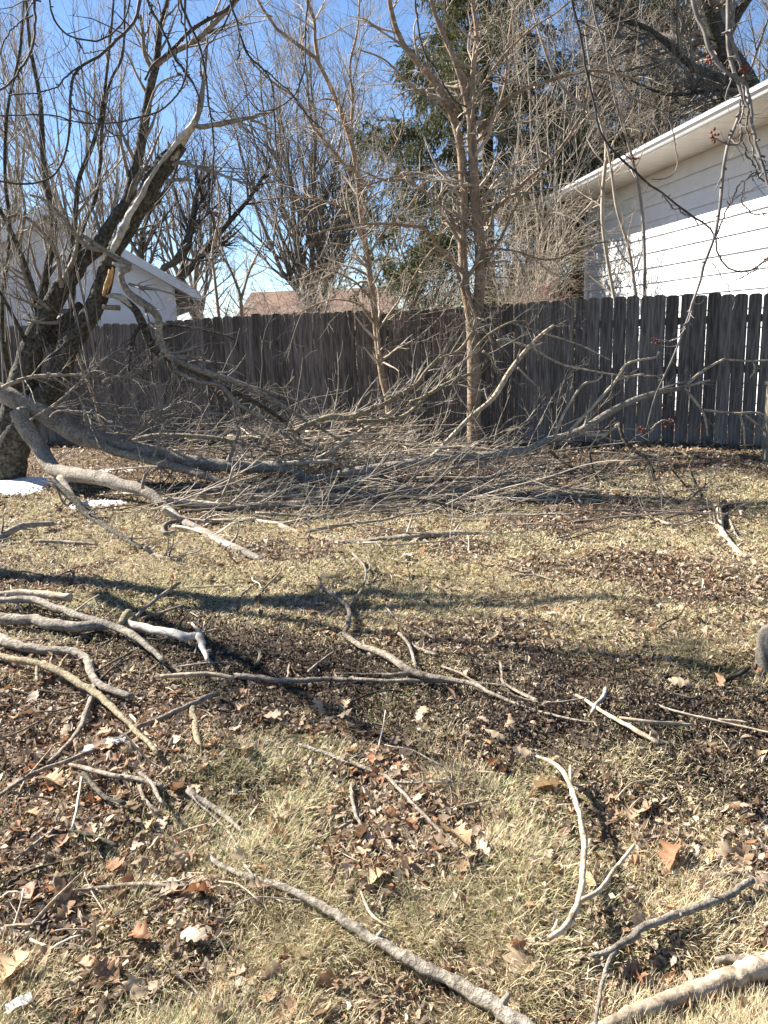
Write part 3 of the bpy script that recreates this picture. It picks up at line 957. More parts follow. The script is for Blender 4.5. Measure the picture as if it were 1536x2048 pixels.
# leaning tan tree left of it
base = G(775, 880); D1 = 10.15; base = P(775, 880, D1)
t = thing('leaning_tree', 'slim tan tree leaning left in front of the fence', 'tree', (float(base[0]), float(base[1]), 0))
main = big_px([
    ([(777, 882), (778, 810), (765, 758), (755, 682), (745, 586), (730, 485), (720, 400), (710, 315), (690, 245), (650, 150), (635, 120), (590, 85), (560, 65), (530, 25), (500, -30)], D1, (14, 13, 12, 10, 7, 3.5)),
    ([(637, 125), (630, 80), (628, 40), (615, 0), (612, -60)], D1, (7, 4)),
])
sub = big_px([
    ([(708, 340), (700, 340), (665, 300), (625, 250), (595, 200), (540, 160), (500, 120)], (D1, D1 - .5), (6, 3)),
    ([(700, 285), (705, 200), (700, 130), (715, 60), (720, -20)], D1, (6, 3)),
    ([(728, 470), (690, 420), (640, 400), (580, 395), (520, 400)], (D1, D1 - .6), (5, 2.5)),
    ([(733, 520), (770, 460), (820, 410), (850, 350)], (D1, D1 - .2), (5, 2.5)),
    ([(745, 600), (705, 560), (650, 540), (600, 560)], (D1, D1 - .5), (5, 2.5)),
    ([(722, 400), (760, 340), (800, 270), (810, 200)], (D1, D1 - .3), (4, 2)),
    ([(752, 650), (720, 610), (660, 600), (590, 630)], (D1, D1 - .6), (4, 2)),
    ([(760, 720), (800, 660), (830, 600), (850, 560)], (D1, D1 - .4), (4, 2)),
])
stems('trunk', TANBARK, t, main[:1], k=9, rough=.03)
stems('limb', TANBARK, t, main[1:], k=6)
stems('branch', TANBARK, t, sub, k=5)
c1 = spawn(*stack(main + sub), 15, .9, .15, 1, (.5, 1.2), 0, Q=7, rf=.5, wig=.15, curl=.04)
c2 = spawn(*c1, 5, .42, .1, 1, (.4, 1.1), 0, Q=5, rf=.6, wig=.15)
c3 = spawn(*c2, 2, .2, .1, 1, (.4, 1.1), 0, Q=4, rf=.7, wig=.14)
twigset(t, TWIG_TAN, [c1, c2, c3])

# ---------- broken multi-stemmed tree at the left
DB = 8.7
base = P(30, 940, DB)
t = thing('broken_tree', 'old multi-stemmed tree at the left with one leaning stem split and torn', 'tree', (float(base[0]), DB, 0))
trunks = [traced(a, d, w, 40) for a, d, w in [
    ([(15, 990), (18, 930), (28, 860), (40, 800), (50, 755), (65, 698), (77, 660)], DB, (66, 64, 60, 56, 50, 42, 36)),
    ([(20, 900), (48, 845), (85, 800), (112, 765), (131, 705), (165, 655), (190, 612), (205, 570), (214, 535), (218, 515)], DB - .1, (48, 48, 44, 40, 38, 36, 34, 32, 29, 22)),
    ([(65, 700), (77, 660), (101, 619), (123, 575), (148, 548), (164, 520), (189, 504), (202, 480), (227, 440), (254, 405), (265, 360), (280, 300), (290, 240), (300, 175), (312, 130), (320, 60), (335, 0), (345, -70)], (DB + .05, DB + .3), (38, 33, 27, 22, 20, 17, 12, 8, 5)),
    ([(70, 720), (79, 646), (87, 578), (104, 487), (107, 435), (95, 380), (85, 300), (80, 200), (60, 90), (50, -40)], (DB + .2, DB + .5), (20, 15, 11, 7, 3)),
    ([(140, 560), (142, 542), (148, 468), (153, 400), (160, 350), (185, 290), (205, 215), (215, 130), (225, 30), (230, -50)], (DB + .2, DB + .1), (10, 8, 5, 3)),
    ([(150, 640), (145, 600), (165, 460), (190, 400), (200, 330), (205, 250), (220, 165), (245, 110), (250, 0)], (DB + .4, DB), (8, 6, 3)),
    ([(165, 612), (140, 635), (112, 660), (95, 690)], DB + .15, (22, 26)),
    ([(20, 760), (10, 700), (5, 600), (20, 480), (10, 350), (15, 220), (40, 100), (50, -30)], (DB + .3, DB), (10, 6, 3)),
    ([(80, 640), (60, 560), (30, 480), (0, 420), (-40, 350)], (DB + .1, DB - .4), (12, 5)),
    ([(60, 700), (20, 620), (-15, 560)], (DB, DB - .5), (9, 4)),
]]
leanp = traced([(217, 530), (230, 500), (260, 450), (295, 385), (318, 345), (338, 318), (362, 288)], DB - .15, (26, 27, 30, 33, 34, 32, 24), 26)
leant = traced([(362, 288), (378, 262), (392, 238), (396, 222)], DB - .18, (16, 13, 12, 8), 12)
side = [traced(a, d, w, 16) for a, d, w in [
    ([(388, 250), (405, 254), (450, 245), (500, 235), (520, 227), (545, 225)], (DB - .2, DB - .5), (10, 7, 3)),
    ([(500, 240), (520, 246), (540, 258)], DB - .45, (5, 3)),
    ([(345, 330), (360, 325), (395, 335), (430, 345), (485, 365), (510, 372)], (DB - .2, DB - .5), (8, 6, 3)),
    ([(330, 365), (345, 360), (385, 360)], DB - .3, (7, 5)),
    ([(280, 395), (300, 375), (310, 335), (335, 322)], DB, (8, 8)),
    ([(205, 614), (222, 615), (240, 616)], DB - .25, (9, 9)),
    ([(312, 130), (345, 105), (390, 82), (430, 45), (470, 5), (500, -40)], (DB + .2, DB - .2), (11, 9, 6)),
    ([(290, 240), (310, 180), (330, 160), (360, 150)], DB + .1, (6, 3)),
    ([(254, 405), (275, 350), (320, 325), (345, 322)], DB + .1, (7, 5)),
    ([(305, 140), (290, 110), (285, 60), (280, 30)], DB + .1, (8, 5)),
    ([(202, 480), (190, 430), (170, 400), (160, 370)], DB + .1, (7, 3)),
    ([(101, 619), (60, 580), (40, 500), (50, 420), (30, 330)], (DB, DB - .3), (9, 3)),
    ([(123, 575), (110, 500), (60, 440), (30, 430), (5, 440)], (DB, DB - .2), (9, 4)),
]]
stems('trunk', BARK_OLD, t, trunks[:2], k=14, rough=.05)
stems('stem', BARK_OLD, t, trunks[2:], k=9, rough=.05)
stems('leaning_stem', BARK_OLD, t, [leanp], k=12, rough=.06)
stems('broken_tip', PEELED, t, [leant], k=8, rough=.12, label='bare broken tip of the leaning stem')
stems('branch', BARK, t, side, k=6, rough=.03)
# torn pale strip down the leaning stem
st = traced([(222, 505), (236, 480), (256, 438), (284, 388), (298, 362), (318, 330), (342, 300), (366, 270), (384, 248)], DB - .27, (10, 15, 12, 9, 8, 6, 9, 9, 6), 30)
stems('bare_strip', SPLINT_OLD, t, [st], k=7, rough=.18, label='pale strip where the bark is torn away')
for px, w in (([(222, 540), (217, 560), (210, 578), (206, 592)], (9, 11, 4)), ([(226, 535), (222, 560), (214, 586)], (3, 5, 2))):
    stems('split_wood', SPLINT, t, [traced(px, DB - .3, w, 10)], k=5, rough=.15, label='fresh orange split wood')
for px in ([(335, 325), (340, 300), (336, 283)], [(350, 318), (357, 295), (356, 279)], [(344, 322), (350, 300), (348, 284)], [(392, 240), (402, 215), (405, 180), (412, 120), (415, 75)], [(396, 236), (398, 205), (409, 160)]):
    stems('splinter', PEELED if px[0][0] < 390 else TWIG_GREY, t, [traced(px, DB - .2, (10, 8, 3), 8)], k=5, rough=.15)
allb = stack(trunks[2:] + side, 12)
c1 = spawn(*allb, 7, .9, .15, 1, (.3, 1.0), .45, Q=7, rf=.45, wig=.10)
c2 = spawn(*c1, 3.2, .42, .1, 1, (.4, 1.0), .3, Q=5, rf=.6, wig=.12)
c3 = spawn(*c2, 2, .22, .1, 1, (.4, 1.0), .2, Q=4, rf=.7, wig=.12)
twigset(t, TWIG_GREY, [c1, c2, c3])
# water shoots rising round the trunks
sh_ = []
for i in range(40):
    x0 = rng.uniform(-40, 235); y0 = rng.uniform(640, 800)
    dd = DB + rng.uniform(-.4, .8)
    q0 = P(x0, y0, dd); h = rng.uniform(1.2, 3.0); ax = rng.normal(0, .28); ay = rng.normal(0, .25)
    sh_.append((cr([q0, q0 + [ax * .3, ay * .3, h * .4], q0 + [ax, ay, h * .8], q0 + [ax * 1.5, ay * 1.5, h]], 9), np.linspace(rng.uniform(.004, .009), .002, 9)))
sp_, sr_ = np.array([s[0] for s in sh_]), np.array([s[1] for s in sh_])
c1 = spawn(sp_, sr_, 5, .6, .2, 1, (.3, .9), .3, Q=6, rf=.55, wig=.1)
c2 = spawn(*c1, 2.5, .3, .1, 1, (.4, 1.0), .3, Q=4, rf=.7, wig=.1)
twigset(t, TWIG_GREY, [(sp_, sr_), c1, c2], name='water_shoots', ks=(4, 3, 3))

# ---------- broken tops still hanging from the split stem
def limb_thing(name, label, cat_, main, m, subs=(), msub=None, tw=(9, .6, 3), tm=None, k=10, rough=.05, up=.15, ang=(.5, 1.1), group=None, t0=.2, pieces=(), cap=True):
    o = main[0][0][0]
    z0 = min(float(o[2]), float(ground_h(o[0], o[1])) if o[2] < .3 else float(o[2]))
    t = thing(name, label, cat_, (float(o[0]), float(o[1]), z0), group)
    for it in main:
        b = Buf(); tubes(b, it[0], it[1], k=k, rough=rough, cap=cap); part('limb', b, m, t)
    for it in subs:
        b = Buf(); tubes(b, it[0], it[1], k=6, rough=rough * .6, cap=True); part('branch', b, msub or m, t)
    for nm, it, mm, lb in pieces:
        b = Buf(); tubes(b, it[0], it[1], k=7, rough=.12, cap=True); part(nm, b, mm, t, label=lb)
    if tw:
        src = list(main) + list(subs)
        c1 = spawn(*stack(src, 12), tw[0], tw[1], t0, 1, ang, up, Q=6, rf=.42, wig=.13)
        c2 = spawn(*c1, tw[2], tw[1] * .45, .1, 1, (.4, 1.1), up * .6, Q=5, rf=.6, wig=.14)
        c1 = (floorz(c1[0]), c1[1]); c2 = (floorz(c2[0]), c2[1])
        twigset(t, tm or TWIG_GREY, [c1, c2])
    return t


T = traced
FLOOR = True
limb_thing('hanging_limb', 'crooked limb hanging from the split stem down to the brush pile', 'branch',
           [T([(165, 470), (208, 501), (246, 523), (262, 535), (243, 545), (246, 568), (262, 590), (284, 605), (309, 624), (317, 640), (318, 668), (322, 690), (343, 714), (352, 722), (415, 745), (475, 765), (520, 787), (570, 815), (620, 845), (680, 880)], (8.4, 8.2, 8.3), (8, 10, 12, 15, 14, 12, 11, 9, 7, 4), 60)],
           BARK, [T([(345, 716), (350, 745), (345, 762), (333, 782)], 8.15, (8, 4), 10),
                  T([(350, 742), (400, 765), (440, 770), (480, 810), (540, 845), (590, 880), (650, 902), (700, 915)], (8.15, 8.3), (8, 8, 9, 6), 26),
                  T([(440, 770), (465, 800), (490, 850), (540, 880)], 8.1, (5, 3), 12),
                  T([(475, 765), (560, 790), (605, 808), (622, 830)], 8.3, (5, 3), 12),
                  T([(208, 501), (170, 490), (130, 440), (90, 400), (60, 390)], (8.4, 8.0), (9, 4), 12)], tw=(8, .7, 3), k=9, up=-.1,
           pieces=[('torn_end', T([(225, 527), (246, 532), (265, 540)], 8.35, (6, 13, 5), 8), SPLINT_OLD, 'pale torn end')])
limb_thing('torn_limb', 'torn limb with a pale split end drooping from the leaning stem over the fence', 'branch',
           [T([(246, 598), (268, 616), (282, 641), (290, 660), (302, 690), (325, 710), (370, 730), (430, 765), (480, 790), (540, 822), (600, 870)], (8.55, 8.7), (13, 16, 15, 13, 11, 9, 5), 40)],
           BARK_OLD, [T([(282, 650), (268, 672), (262, 700), (257, 745)], 8.5, (8, 5, 4), 12),
                      T([(292, 670), (296, 700), (298, 745)], 8.5, (5, 2), 10),
                      T([(302, 690), (325, 660), (345, 650), (450, 670), (470, 680)], 8.5, (4, 3), 10)], tw=(16, .7, 4), k=9, tm=TWIG_DARK, up=-.1,
           pieces=[('split_end', T([(211, 592), (228, 592), (246, 598), (264, 614)], 8.53, (5, 10, 12, 5), 9), SPLINT_OLD, 'pale pinkish split end')])

# ---------- fallen limbs on the lawn
limb_thing('fallen_limb', 'longest fallen limb running from the old trunk across the whole brush pile', 'fallen branch',
           [T([(-60, 752), (0, 785), (40, 803), (80, 822), (115, 846), (150, 868), (190, 880), (235, 885), (280, 902), (330, 910), (370, 922), (425, 929), (500, 934), (565, 934), (600, 950), (625, 962), (655, 955), (700, 945), (768, 935), (868, 920), (968, 912), (1048, 902), (1093, 882), (1138, 870), (1168, 857), (1218, 825), (1268, 800), (1308, 787), (1368, 775)],
              (8.6, 8.5, 8.4, 8.2, 8.0, 7.9, 8.0, 8.1, 8.2, 8.3), (34, 33, 34, 30, 26, 22, 20, 19, 19, 16, 14, 12, 8), 120)],
           BARK_LICHEN, [
               T([(1368, 775), (1395, 750), (1420, 733), (1450, 717)], (8.3, 8.4), (7, 4), 10),
               T([(1450, 719), (1500, 722), (1536, 720), (1580, 712)], 8.4, (4, 3), 8),
               T([(1506, 724), (1510, 740), (1500, 756)], 8.4, (3, 2), 6),
               T([(1368, 775), (1403, 820), (1412, 845), (1415, 872)], (8.3, 8.2), (6, 5, 4), 12),
               T([(1408, 820), (1475, 827), (1513, 825), (1560, 845)], 8.2, (5, 4), 10),
               T([(1480, 830), (1488, 860), (1490, 896)], 8.1, (4, 3), 8), T([(1490, 830), (1515, 850), (1534, 872)], 8.1, (5, 4), 8),
               T([(1375, 772), (1400, 765), (1420, 760)], 8.3, (5, 4), 6), T([(1300, 789), (1325, 777), (1360, 765)], 8.2, (4, 3), 6),
               T([(1108, 878), (1128, 827), (1163, 772), (1183, 764), (1200, 758), (1206, 742)], (8.1, 8.3), (7, 5, 4), 16),
               T([(1138, 864), (1193, 805), (1233, 760), (1248, 732), (1270, 722), (1313, 714), (1318, 704)], (8.1, 8.3), (7, 6, 4), 20),
               T([(1233, 760), (1255, 754), (1288, 748)], 8.3, (5, 4), 8), T([(1288, 752), (1310, 752), (1325, 760)], 8.3, (3, 2), 8),
               T([(1158, 867), (1203, 870), (1220, 862), (1238, 845)], (8.1, 8.0), (7, 6, 4), 12),
               T([(858, 918), (880, 898), (911, 865), (942, 833), (981, 802), (1002, 773), (1020, 742), (1054, 698), (1083, 669), (1108, 651)], (8.1, 8.6), (9, 9, 9, 11, 8, 6), 30),
               T([(1057, 696), (1068, 692), (1084, 686)], 8.5, (6, 4), 6),
               T([(1067, 697), (1098, 716), (1125, 729), (1160, 737), (1198, 745), (1248, 752)], (8.5, 8.3), (4, 4, 3), 16),
               T([(1052, 692), (1030, 684), (1010, 678), (994, 681)], (8.5, 8.4), (5, 5, 4), 10),
               T([(1088, 667), (1160, 690), (1220, 720)], 8.5, (4, 2), 10), T([(1035, 735), (1055, 755), (1072, 770)], 8.4, (4, 3), 8),
               T([(565, 927), (610, 926), (670, 921)], 7.9, (9, 9, 8), 10),
               T([(575, 928), (635, 917), (665, 900), (695, 882), (725, 860), (768, 835), (800, 810)], (7.9, 8.3), (10, 8, 6), 20),
               T([(625, 960), (612, 985), (585, 1003)], 7.8, (8, 4), 8)],
           msub=PEELED, tw=(3, .45, 2), tm=TWIG_GREY, k=14, rough=.05, up=.25, t0=.3)
limb_thing('fallen_limb', 'thick pale limb bending from the old trunk down to a split grey tip', 'fallen branch',
           [T([(38, 822), (48, 848), (62, 872), (82, 900), (100, 930), (120, 944), (165, 952), (215, 960), (240, 970), (280, 978), (310, 995), (330, 1015), (360, 1040), (400, 1060), (450, 1087), (490, 1105), (538, 1126)], (8.4, 8.2, 7.6, 7.2, 6.8, 6.1, 5.35), (32, 30, 28, 27, 26, 24, 20, 18, 16, 15, 14, 7), 90)],
           BARK_LICHEN, [T([(285, 978), (286, 965), (292, 945)], 7.0, (8, 5), 6), T([(120, 955), (135, 975), (150, 1000), (160, 1018)], (7.4, 6.9), (14, 10, 7), 10),
                         T([(150, 1000), (130, 1010), (110, 970), (95, 960)], 7.0, (6, 3), 10)],
           tw=(6, .4, 3), k=14, rough=.06, t0=.45,
           pieces=[('bare_strip', T([(390, 1058), (440, 1084), (480, 1103), (536, 1129)], (6.05, 5.35), (6, 9, 8, 5), 16), SPLINT_OLD, 'bark-free grey strip near the tip')])
limb_thing('fallen_limb', 'dark limb lying tight behind the longest limb', 'fallen branch',
           [T([(180, 882), (200, 890), (235, 905), (300, 920), (350, 934), (395, 946), (450, 966), (490, 984), (522, 997)], (8.3, 8.1, 7.6, 7.1), (15, 16, 16, 15, 13, 10), 50)], BARK, tw=(12, .6, 4), k=10)
limb_thing('fallen_limb', 'whitish bark-stripped limb in the middle of the pile', 'fallen branch',
           [T([(335, 1000), (380, 1008), (425, 1013), (500, 1014), (575, 1011), (600, 1012), (630, 1003), (657, 990)], (6.9, 6.75, 6.9), (11, 16, 18, 18, 20, 21, 11), 40)], BARK_LICHEN,
           [T([(600, 1012), (640, 1008), (700, 1000), (780, 985), (860, 975)], (6.8, 7.2), (11, 6), 18)], tw=(10, .7, 4), k=10,
           pieces=[('bare_strip', T([(350, 1000), (400, 1006), (470, 1010)], (6.86, 6.72), (6, 9, 5), 10), SPLINT_OLD, 'stripped white patch')])
limb_thing('fallen_limb', 'low pale limb with a cut end under the whitish one', 'fallen branch',
           [T([(325, 1018), (355, 1035), (400, 1043), (450, 1042), (515, 1040)], 6.35, (10, 10, 11, 11), 30)], PEELED,
           [T([(512, 1042), (565, 1048), (595, 1042), (625, 1035), (670, 1030), (740, 1020)], (6.35, 6.6), (9, 8, 5), 20)], tw=(5, .5, 3), k=8)
limb_thing('fallen_limb', 'long thin limb along the front edge of the pile', 'fallen branch',
           [T([(560, 1050), (600, 1067), (665, 1084), (725, 1086), (768, 1080), (868, 1070), (958, 1067), (1045, 1073)], (6.2, 5.95, 6.1), (10, 12, 14, 13, 10, 6), 44)], BARK,
           [T([(725, 1085), (700, 1070), (640, 1062), (600, 1040)], 6.05, (6, 4), 12), T([(830, 1062), (850, 1080), (870, 1092)], 5.9, (5, 3), 8),
            T([(870, 1092), (900, 1078), (960, 1062)], 5.95, (4, 3), 8)], tw=(7, .5, 3), tm=TWIG_PALE)
limb_thing('fallen_limb', 'dark crooked limb below the thick pale one with a bleached tip', 'fallen branch',
           [T([(105, 965), (150, 1000), (170, 1025), (215, 1055), (250, 1078), (285, 1098)], (7.1, 6.6, 5.9), (13, 14, 12, 10, 8), 30)], BARK_OLD,
           [T([(290, 1092), (300, 1104), (318, 1114), (340, 1116), (362, 1120)], 5.5, (9, 8, 6), 12)], msub=BARK_LICHEN, tw=(7, .4, 3), k=9, tm=TWIG_DARK)
limb_thing('fallen_limb', 'lichened limb reaching up out of the pile left of the forked tree', 'fallen branch',
           [T([(590, 862), (625, 845), (665, 833), (700, 834), (760, 812), (798, 790), (833, 768), (850, 745), (877, 719), (916, 702), (942, 667), (950, 640)], (8.2, 8.5), (9, 12, 9, 8, 6, 4), 40)], BARK_YEL,
           [T([(700, 834), (718, 848), (735, 862)], 8.2, (6, 3), 8), T([(715, 842), (760, 841), (804, 833), (833, 812), (864, 781), (900, 753), (942, 708), (973, 672), (1020, 645), (1052, 643), (1058, 655)], (8.1, 8.5), (8, 7, 5, 3), 34),
            T([(820, 803), (840, 798), (858, 788), (892, 768), (930, 752), (962, 742)], (8.1, 8.3), (6, 8, 5), 16), T([(858, 735), (880, 710), (893, 694)], 8.4, (4, 2), 8),
            T([(965, 702), (982, 715), (990, 738)], 8.2, (6, 4), 8)], tw=(11, .6, 3), tm=TWIG_GREY, up=.1)
limb_thing('fallen_limb', 'dark knobbly limb sloping down toward the lawn at the right end of the pile', 'fallen branch',
           [T([(1237, 846), (1248, 880), (1268, 900), (1288, 915), (1305, 940), (1313, 978), (1348, 1000), (1393, 1012), (1433, 1017), (1463, 1008)], (7.6, 7.3, 6.9), (6, 8, 7, 6, 8, 9, 5), 40)], BARK_OLD,
           [T([(1093, 895), (1128, 925), (1183, 945), (1218, 965), (1260, 975), (1308, 982)], (7.6, 7.1), (5, 7, 6), 20), T([(1380, 940), (1395, 975), (1405, 1010)], 6.9, (4, 3), 8),
            T([(1340, 935), (1370, 970), (1400, 1005)], 6.9, (4, 3), 8), T([(1398, 1000), (1410, 970), (1412, 945)], 6.8, (4, 2), 8), T([(1178, 905), (1188, 945), (1200, 970)], 7.2, (5, 3), 8)],
           tw=(13, .45, 4), tm=TWIG_DARK, k=8, rough=.12)
limb_thing('fallen_limb', 'pale forked limb at the right end of the pile pointing at the viewer', 'fallen branch',
           [T([(1432, 1008), (1440, 1030), (1443, 1060), (1468, 1095), (1500, 1120), (1545, 1142)], (6.7, 6.2, 5.6), (10, 9, 10, 7), 26)], PEELED,
           [T([(1440, 1012), (1400, 1035), (1350, 1050), (1300, 1035), (1240, 1025)], (6.6, 6.5), (6, 5, 3), 18), T([(1445, 1060), (1420, 1045), (1390, 1050)], 6.2, (4, 2), 8),
            T([(1460, 1040), (1475, 1075), (1500, 1085)], 6.1, (5, 3), 8)], tw=(9, .45, 4), tm=TWIG_GREY, k=8)
limb_thing('fallen_limb', 'grey limb entering from the left edge in front of the snow', 'fallen branch',
           [T([(-60, 1105), (0, 1075), (40, 1053), (75, 1049), (108, 1047)], (5.9, 6.3), (14, 13, 8), 18)], BARK_LICHEN, tw=(5, .3, 2))
limb_thing('fallen_limb', 'thin limb arching over the left side of the pile', 'fallen branch',
           [T([(100, 835), (118, 822), (180, 825), (240, 827), (300, 836), (340, 850)], (8.3, 8.0), (4, 6, 5, 4), 24)], BARK,
           [T([(255, 882), (275, 862), (300, 835), (330, 822), (385, 817), (420, 830)], 8.0, (6, 5, 3), 18), T([(230, 868), (262, 858), (310, 850), (335, 855)], 8.0, (5, 4, 3), 12),
            T([(5, 775), (40, 760), (80, 752), (150, 750), (230, 755)], 8.3, (8, 6, 3), 18), T([(205, 765), (225, 753), (270, 757), (320, 772)], 8.0, (4, 3), 14),
            T([(95, 745), (160, 790), (230, 830), (260, 840)], 8.2, (4, 3), 14), T([(60, 840), (120, 800), (190, 735), (232, 700), (230, 708)], 8.1, (4, 3), 16)], tw=(18, .7, 5), k=6, up=.0)
limb_thing('fallen_limb', 'grey limb in the shade at the back of the pile', 'fallen branch',
           [T([(255, 885), (300, 872), (360, 871), (430, 876), (500, 890), (560, 905)], (8.7, 8.4), (8, 9, 8, 6), 24)], BARK, tw=(16, .8, 5), k=8)
limb_thing('fallen_limb', 'nearly straight pale limb lying past the forked tree toward the fence', 'fallen branch',
           [T([(640, 888), (720, 885), (800, 890), (880, 893), (960, 898), (1050, 912), (1100, 915)], (8.9, 8.3), (7, 8, 8, 5), 26)], PEELED, tw=(16, .8, 5), tm=TWIG_PALE, k=7, up=.1)
limb_thing('fallen_limb', 'dark slender limb flat on the lawn right of the pile', 'fallen branch',
           [T([(940, 992), (985, 980), (1028, 967), (1070, 966), (1115, 970)], (7.1, 7.5), (6, 8, 6), 18)], BARK_OLD, tw=(10, .6, 4), tm=TWIG_GREY, k=7)
limb_thing('fallen_limb', 'thin bleached limb in the leaves near the fence at the right', 'fallen branch',
           [T([(1190, 903), (1240, 908), (1290, 918), (1330, 922)], 8.2, (4, 4, 3), 14)], PEELED, tw=(4, .4, 2), k=6)

# ---------- the brush of fine twigs that fills the pile: nobody could count it
n = 330
cx = rng.normal(0, 1, n); u = rng.random(n)
px = 400 + 640 * u + rng.normal(0, 60, n)
py = 968 + rng.normal(0, 44, n) + (px - 700) * .02
py = np.where(px < 800, np.where(rng.random(n) < .25, rng.uniform(970, 1050, n), np.minimum(py, 952) - np.maximum(0, 560 - px) * .12), py)
org = np.array([G(a, np.clip(b_, 900, 1085)) for a, b_ in zip(px, py)])
hmax = .36 * np.exp(-((px - 600) / 330) ** 2) * np.clip((975 - py) / 50, .04, 1) + .025
org[:, 2] = hmax * rng.random(n) ** 1.5 + .01
ang_ = np.where(rng.random(n) < .8, rng.normal(-.06, .33, n), rng.uniform(-1.6, 1.6, n))
ln = rng.uniform(.7, 2.0, n)
Q_ = 9
pts = np.zeros((n, Q_, 3)); d = np.stack([np.cos(ang_), np.sin(ang_), rng.normal(.03, .13, n)], 1)
pts[:, 0] = org - d * (ln * .5)[:, None]
for q_ in range(1, Q_):
    d = d + rng.normal(0, .09, (n, 3)); d /= np.linalg.norm(d, axis=1, keepdims=True)
    pts[:, q_] = pts[:, q_ - 1] + d * (ln / (Q_ - 1))[:, None]
pts = floorz(pts)
rad = np.linspace(1, .4, Q_)[None] * (.003 + .009 * rng.random(n) ** 2)[:, None]
halves = rng.random(n)
for lo, hi, m_, nm, lb in ((0, .34, TWIG_PALE, 'brush', 'tangle of bleached twigs filling the fallen brush pile'), (.34, .66, TWIG_GREY, 'brush', 'tangle of grey twigs under the fallen limbs'), (.66, 1, TWIG_DARK, 'brush', 'tangle of dark twigs in the shade of the pile')):
    k_ = (halves >= lo) & (halves < hi)
    b = Buf(); tubes(b, pts[k_], rad[k_], 5)
    c1 = spawn(pts[k_], rad[k_], 3, .5, .1, 1, (.3, .8), .0, Q=6, rf=.7, wig=.12, rmin=.0018)
    c2 = spawn(*c1, 1.4, .25, .1, 1, (.3, 1.1), .1, Q=4, rf=.7, wig=.12, rmin=.0014)
    tubes(b, floorz(c1[0]), c1[1], 3); tubes(b, floorz(c2[0]), c2[1], 3)
    tag(part(nm, b, m_), lb, 'brush', kind='stuff')
_pb = []
for i in range(118):
    a = rng.uniform(330, 1220); c_ = 966 + rng.normal(0, 42) + (a - 700) * .01; c_ = float(np.clip(c_, 890, 1075))
    if a < 760 and c_ < 1000: c_ = min(c_, 945)
    if i >= 88: a = rng.uniform(1090, 1490); c_ = rng.uniform(905, 1085)
    o_ = G(a, c_); L_ = rng.uniform(.8, 2.1) if i < 88 else rng.uniform(.5, 1.2); an_ = rng.uniform(-.9, .5) if i >= 88 else rng.normal(-.04, .22) if rng.random() < .8 else rng.uniform(-1.2, 1.2)
    d_ = np.array([math.cos(an_), math.sin(an_), rng.normal(.03, .06)]); o_[2] = (rng.uniform(.03, .50) * math.exp(-((a - 620) / 330) ** 2) if c_ < 960 else rng.uniform(0, .04)) + .02
    p_ = [o_ - d_ * L_ * .5]
    for q_ in range(8):
        d_ = d_ + rng.normal(0, .07, 3); d_ /= np.linalg.norm(d_); p_.append(p_[-1] + d_ * L_ / 8)
    p_ = cr(floorz(np.array(p_)), 24); r0_ = rng.uniform(.006, .016) if i < 88 else rng.uniform(.004, .009)
    kind_ = int(rng.integers(4)) if i < 88 or i % 3 == 0 else 4; mm_ = [PEELED, BARK_LICHEN, BARK, TWIG_PALE, TWIG_DARK][kind_]
    b = Buf(); tubes(b, p_, np.linspace(r0_, r0_ * .35, 24), 6, rough=.08, cap=True)
    c1 = spawn(p_, np.linspace(r0_, r0_ * .35, 24), 5, .4, .2, 1, (.3, .9), .1, Q=6, rf=.6, wig=.12)
    tubes(b, floorz(c1[0]), c1[1], 4)
    o = part('fallen_branch', b, mm_, None, loc=tuple(float(v) for v in p_[0]))
    tag(o, 'x', 'fallen branch', 'loose thin branches in the brush pile')
    m_ = p_[12]; _pb.append((o, ('long ' if L_ > 1.5 else 'short ') + ['bleached', 'pale grey', 'brown', 'straw-coloured', 'dark'][kind_] + ' branch', a, c_))
# fine twigs standing against the fence behind the pile
n = 26
px = rng.uniform(600, 1120, n); dd = rng.uniform(8.3, 9.2, n)
p0 = np.array([[*P(a, 880, b_)[:2], rng.uniform(0, .25)] for a, b_ in zip(px, dd)])
d = np.stack([rng.normal(.35, .45, n), rng.normal(0, .15, n), rng.uniform(.3, 1.2, n)], 1); d /= np.linalg.norm(d, axis=1, keepdims=True)
ln = rng.uniform(.5, 1.5, n); pts = np.zeros((n, 8, 3)); pts[:, 0] = p0
for q_ in range(1, 8):
    d = d + rng.normal(0, .09, (n, 3)); d /= np.linalg.norm(d, axis=1, keepdims=True)
    pts[:, q_] = pts[:, q_ - 1] + d * (ln / 7)[:, None]
rad = np.linspace(1, .4, 8)[None] * rng.uniform(.003, .007, n)[:, None]
b = Buf(); tubes(b, floorz(pts), rad, 4)
c1 = spawn(pts, rad, 5, .4, .2, 1, (.4, 1.1), .1, Q=5, rf=.7, wig=.14)
c2 = spawn(*c1, 1.5, .2, .1, 1, (.4, 1.1), .1, Q=4, rf=.7, wig=.12)
tubes(b, c1[0], c1[1], 3); tubes(b, c2[0], c2[1], 3)
n = 60
px = rng.uniform(230, 700, n); dd = rng.uniform(8.2, 9.4, n)
p0 = np.array([[*P(a, 880, b_)[:2], rng.uniform(.1, .55)] for a, b_ in zip(px, dd)])
d = np.stack([rng.normal(.3, .6, n), rng.normal(0, .2, n), rng.uniform(.1, 1.0, n)], 1); d /= np.linalg.norm(d, axis=1, keepdims=True)
ln = rng.uniform(.5, 1.4, n); pts = np.zeros((n, 8, 3)); pts[:, 0] = p0
for q_ in range(1, 8):
    d = d + rng.normal(0, .12, (n, 3)); d[:, 2] -= .13; d /= np.linalg.norm(d, axis=1, keepdims=True)
    pts[:, q_] = pts[:, q_ - 1] + d * (ln / 7)[:, None]
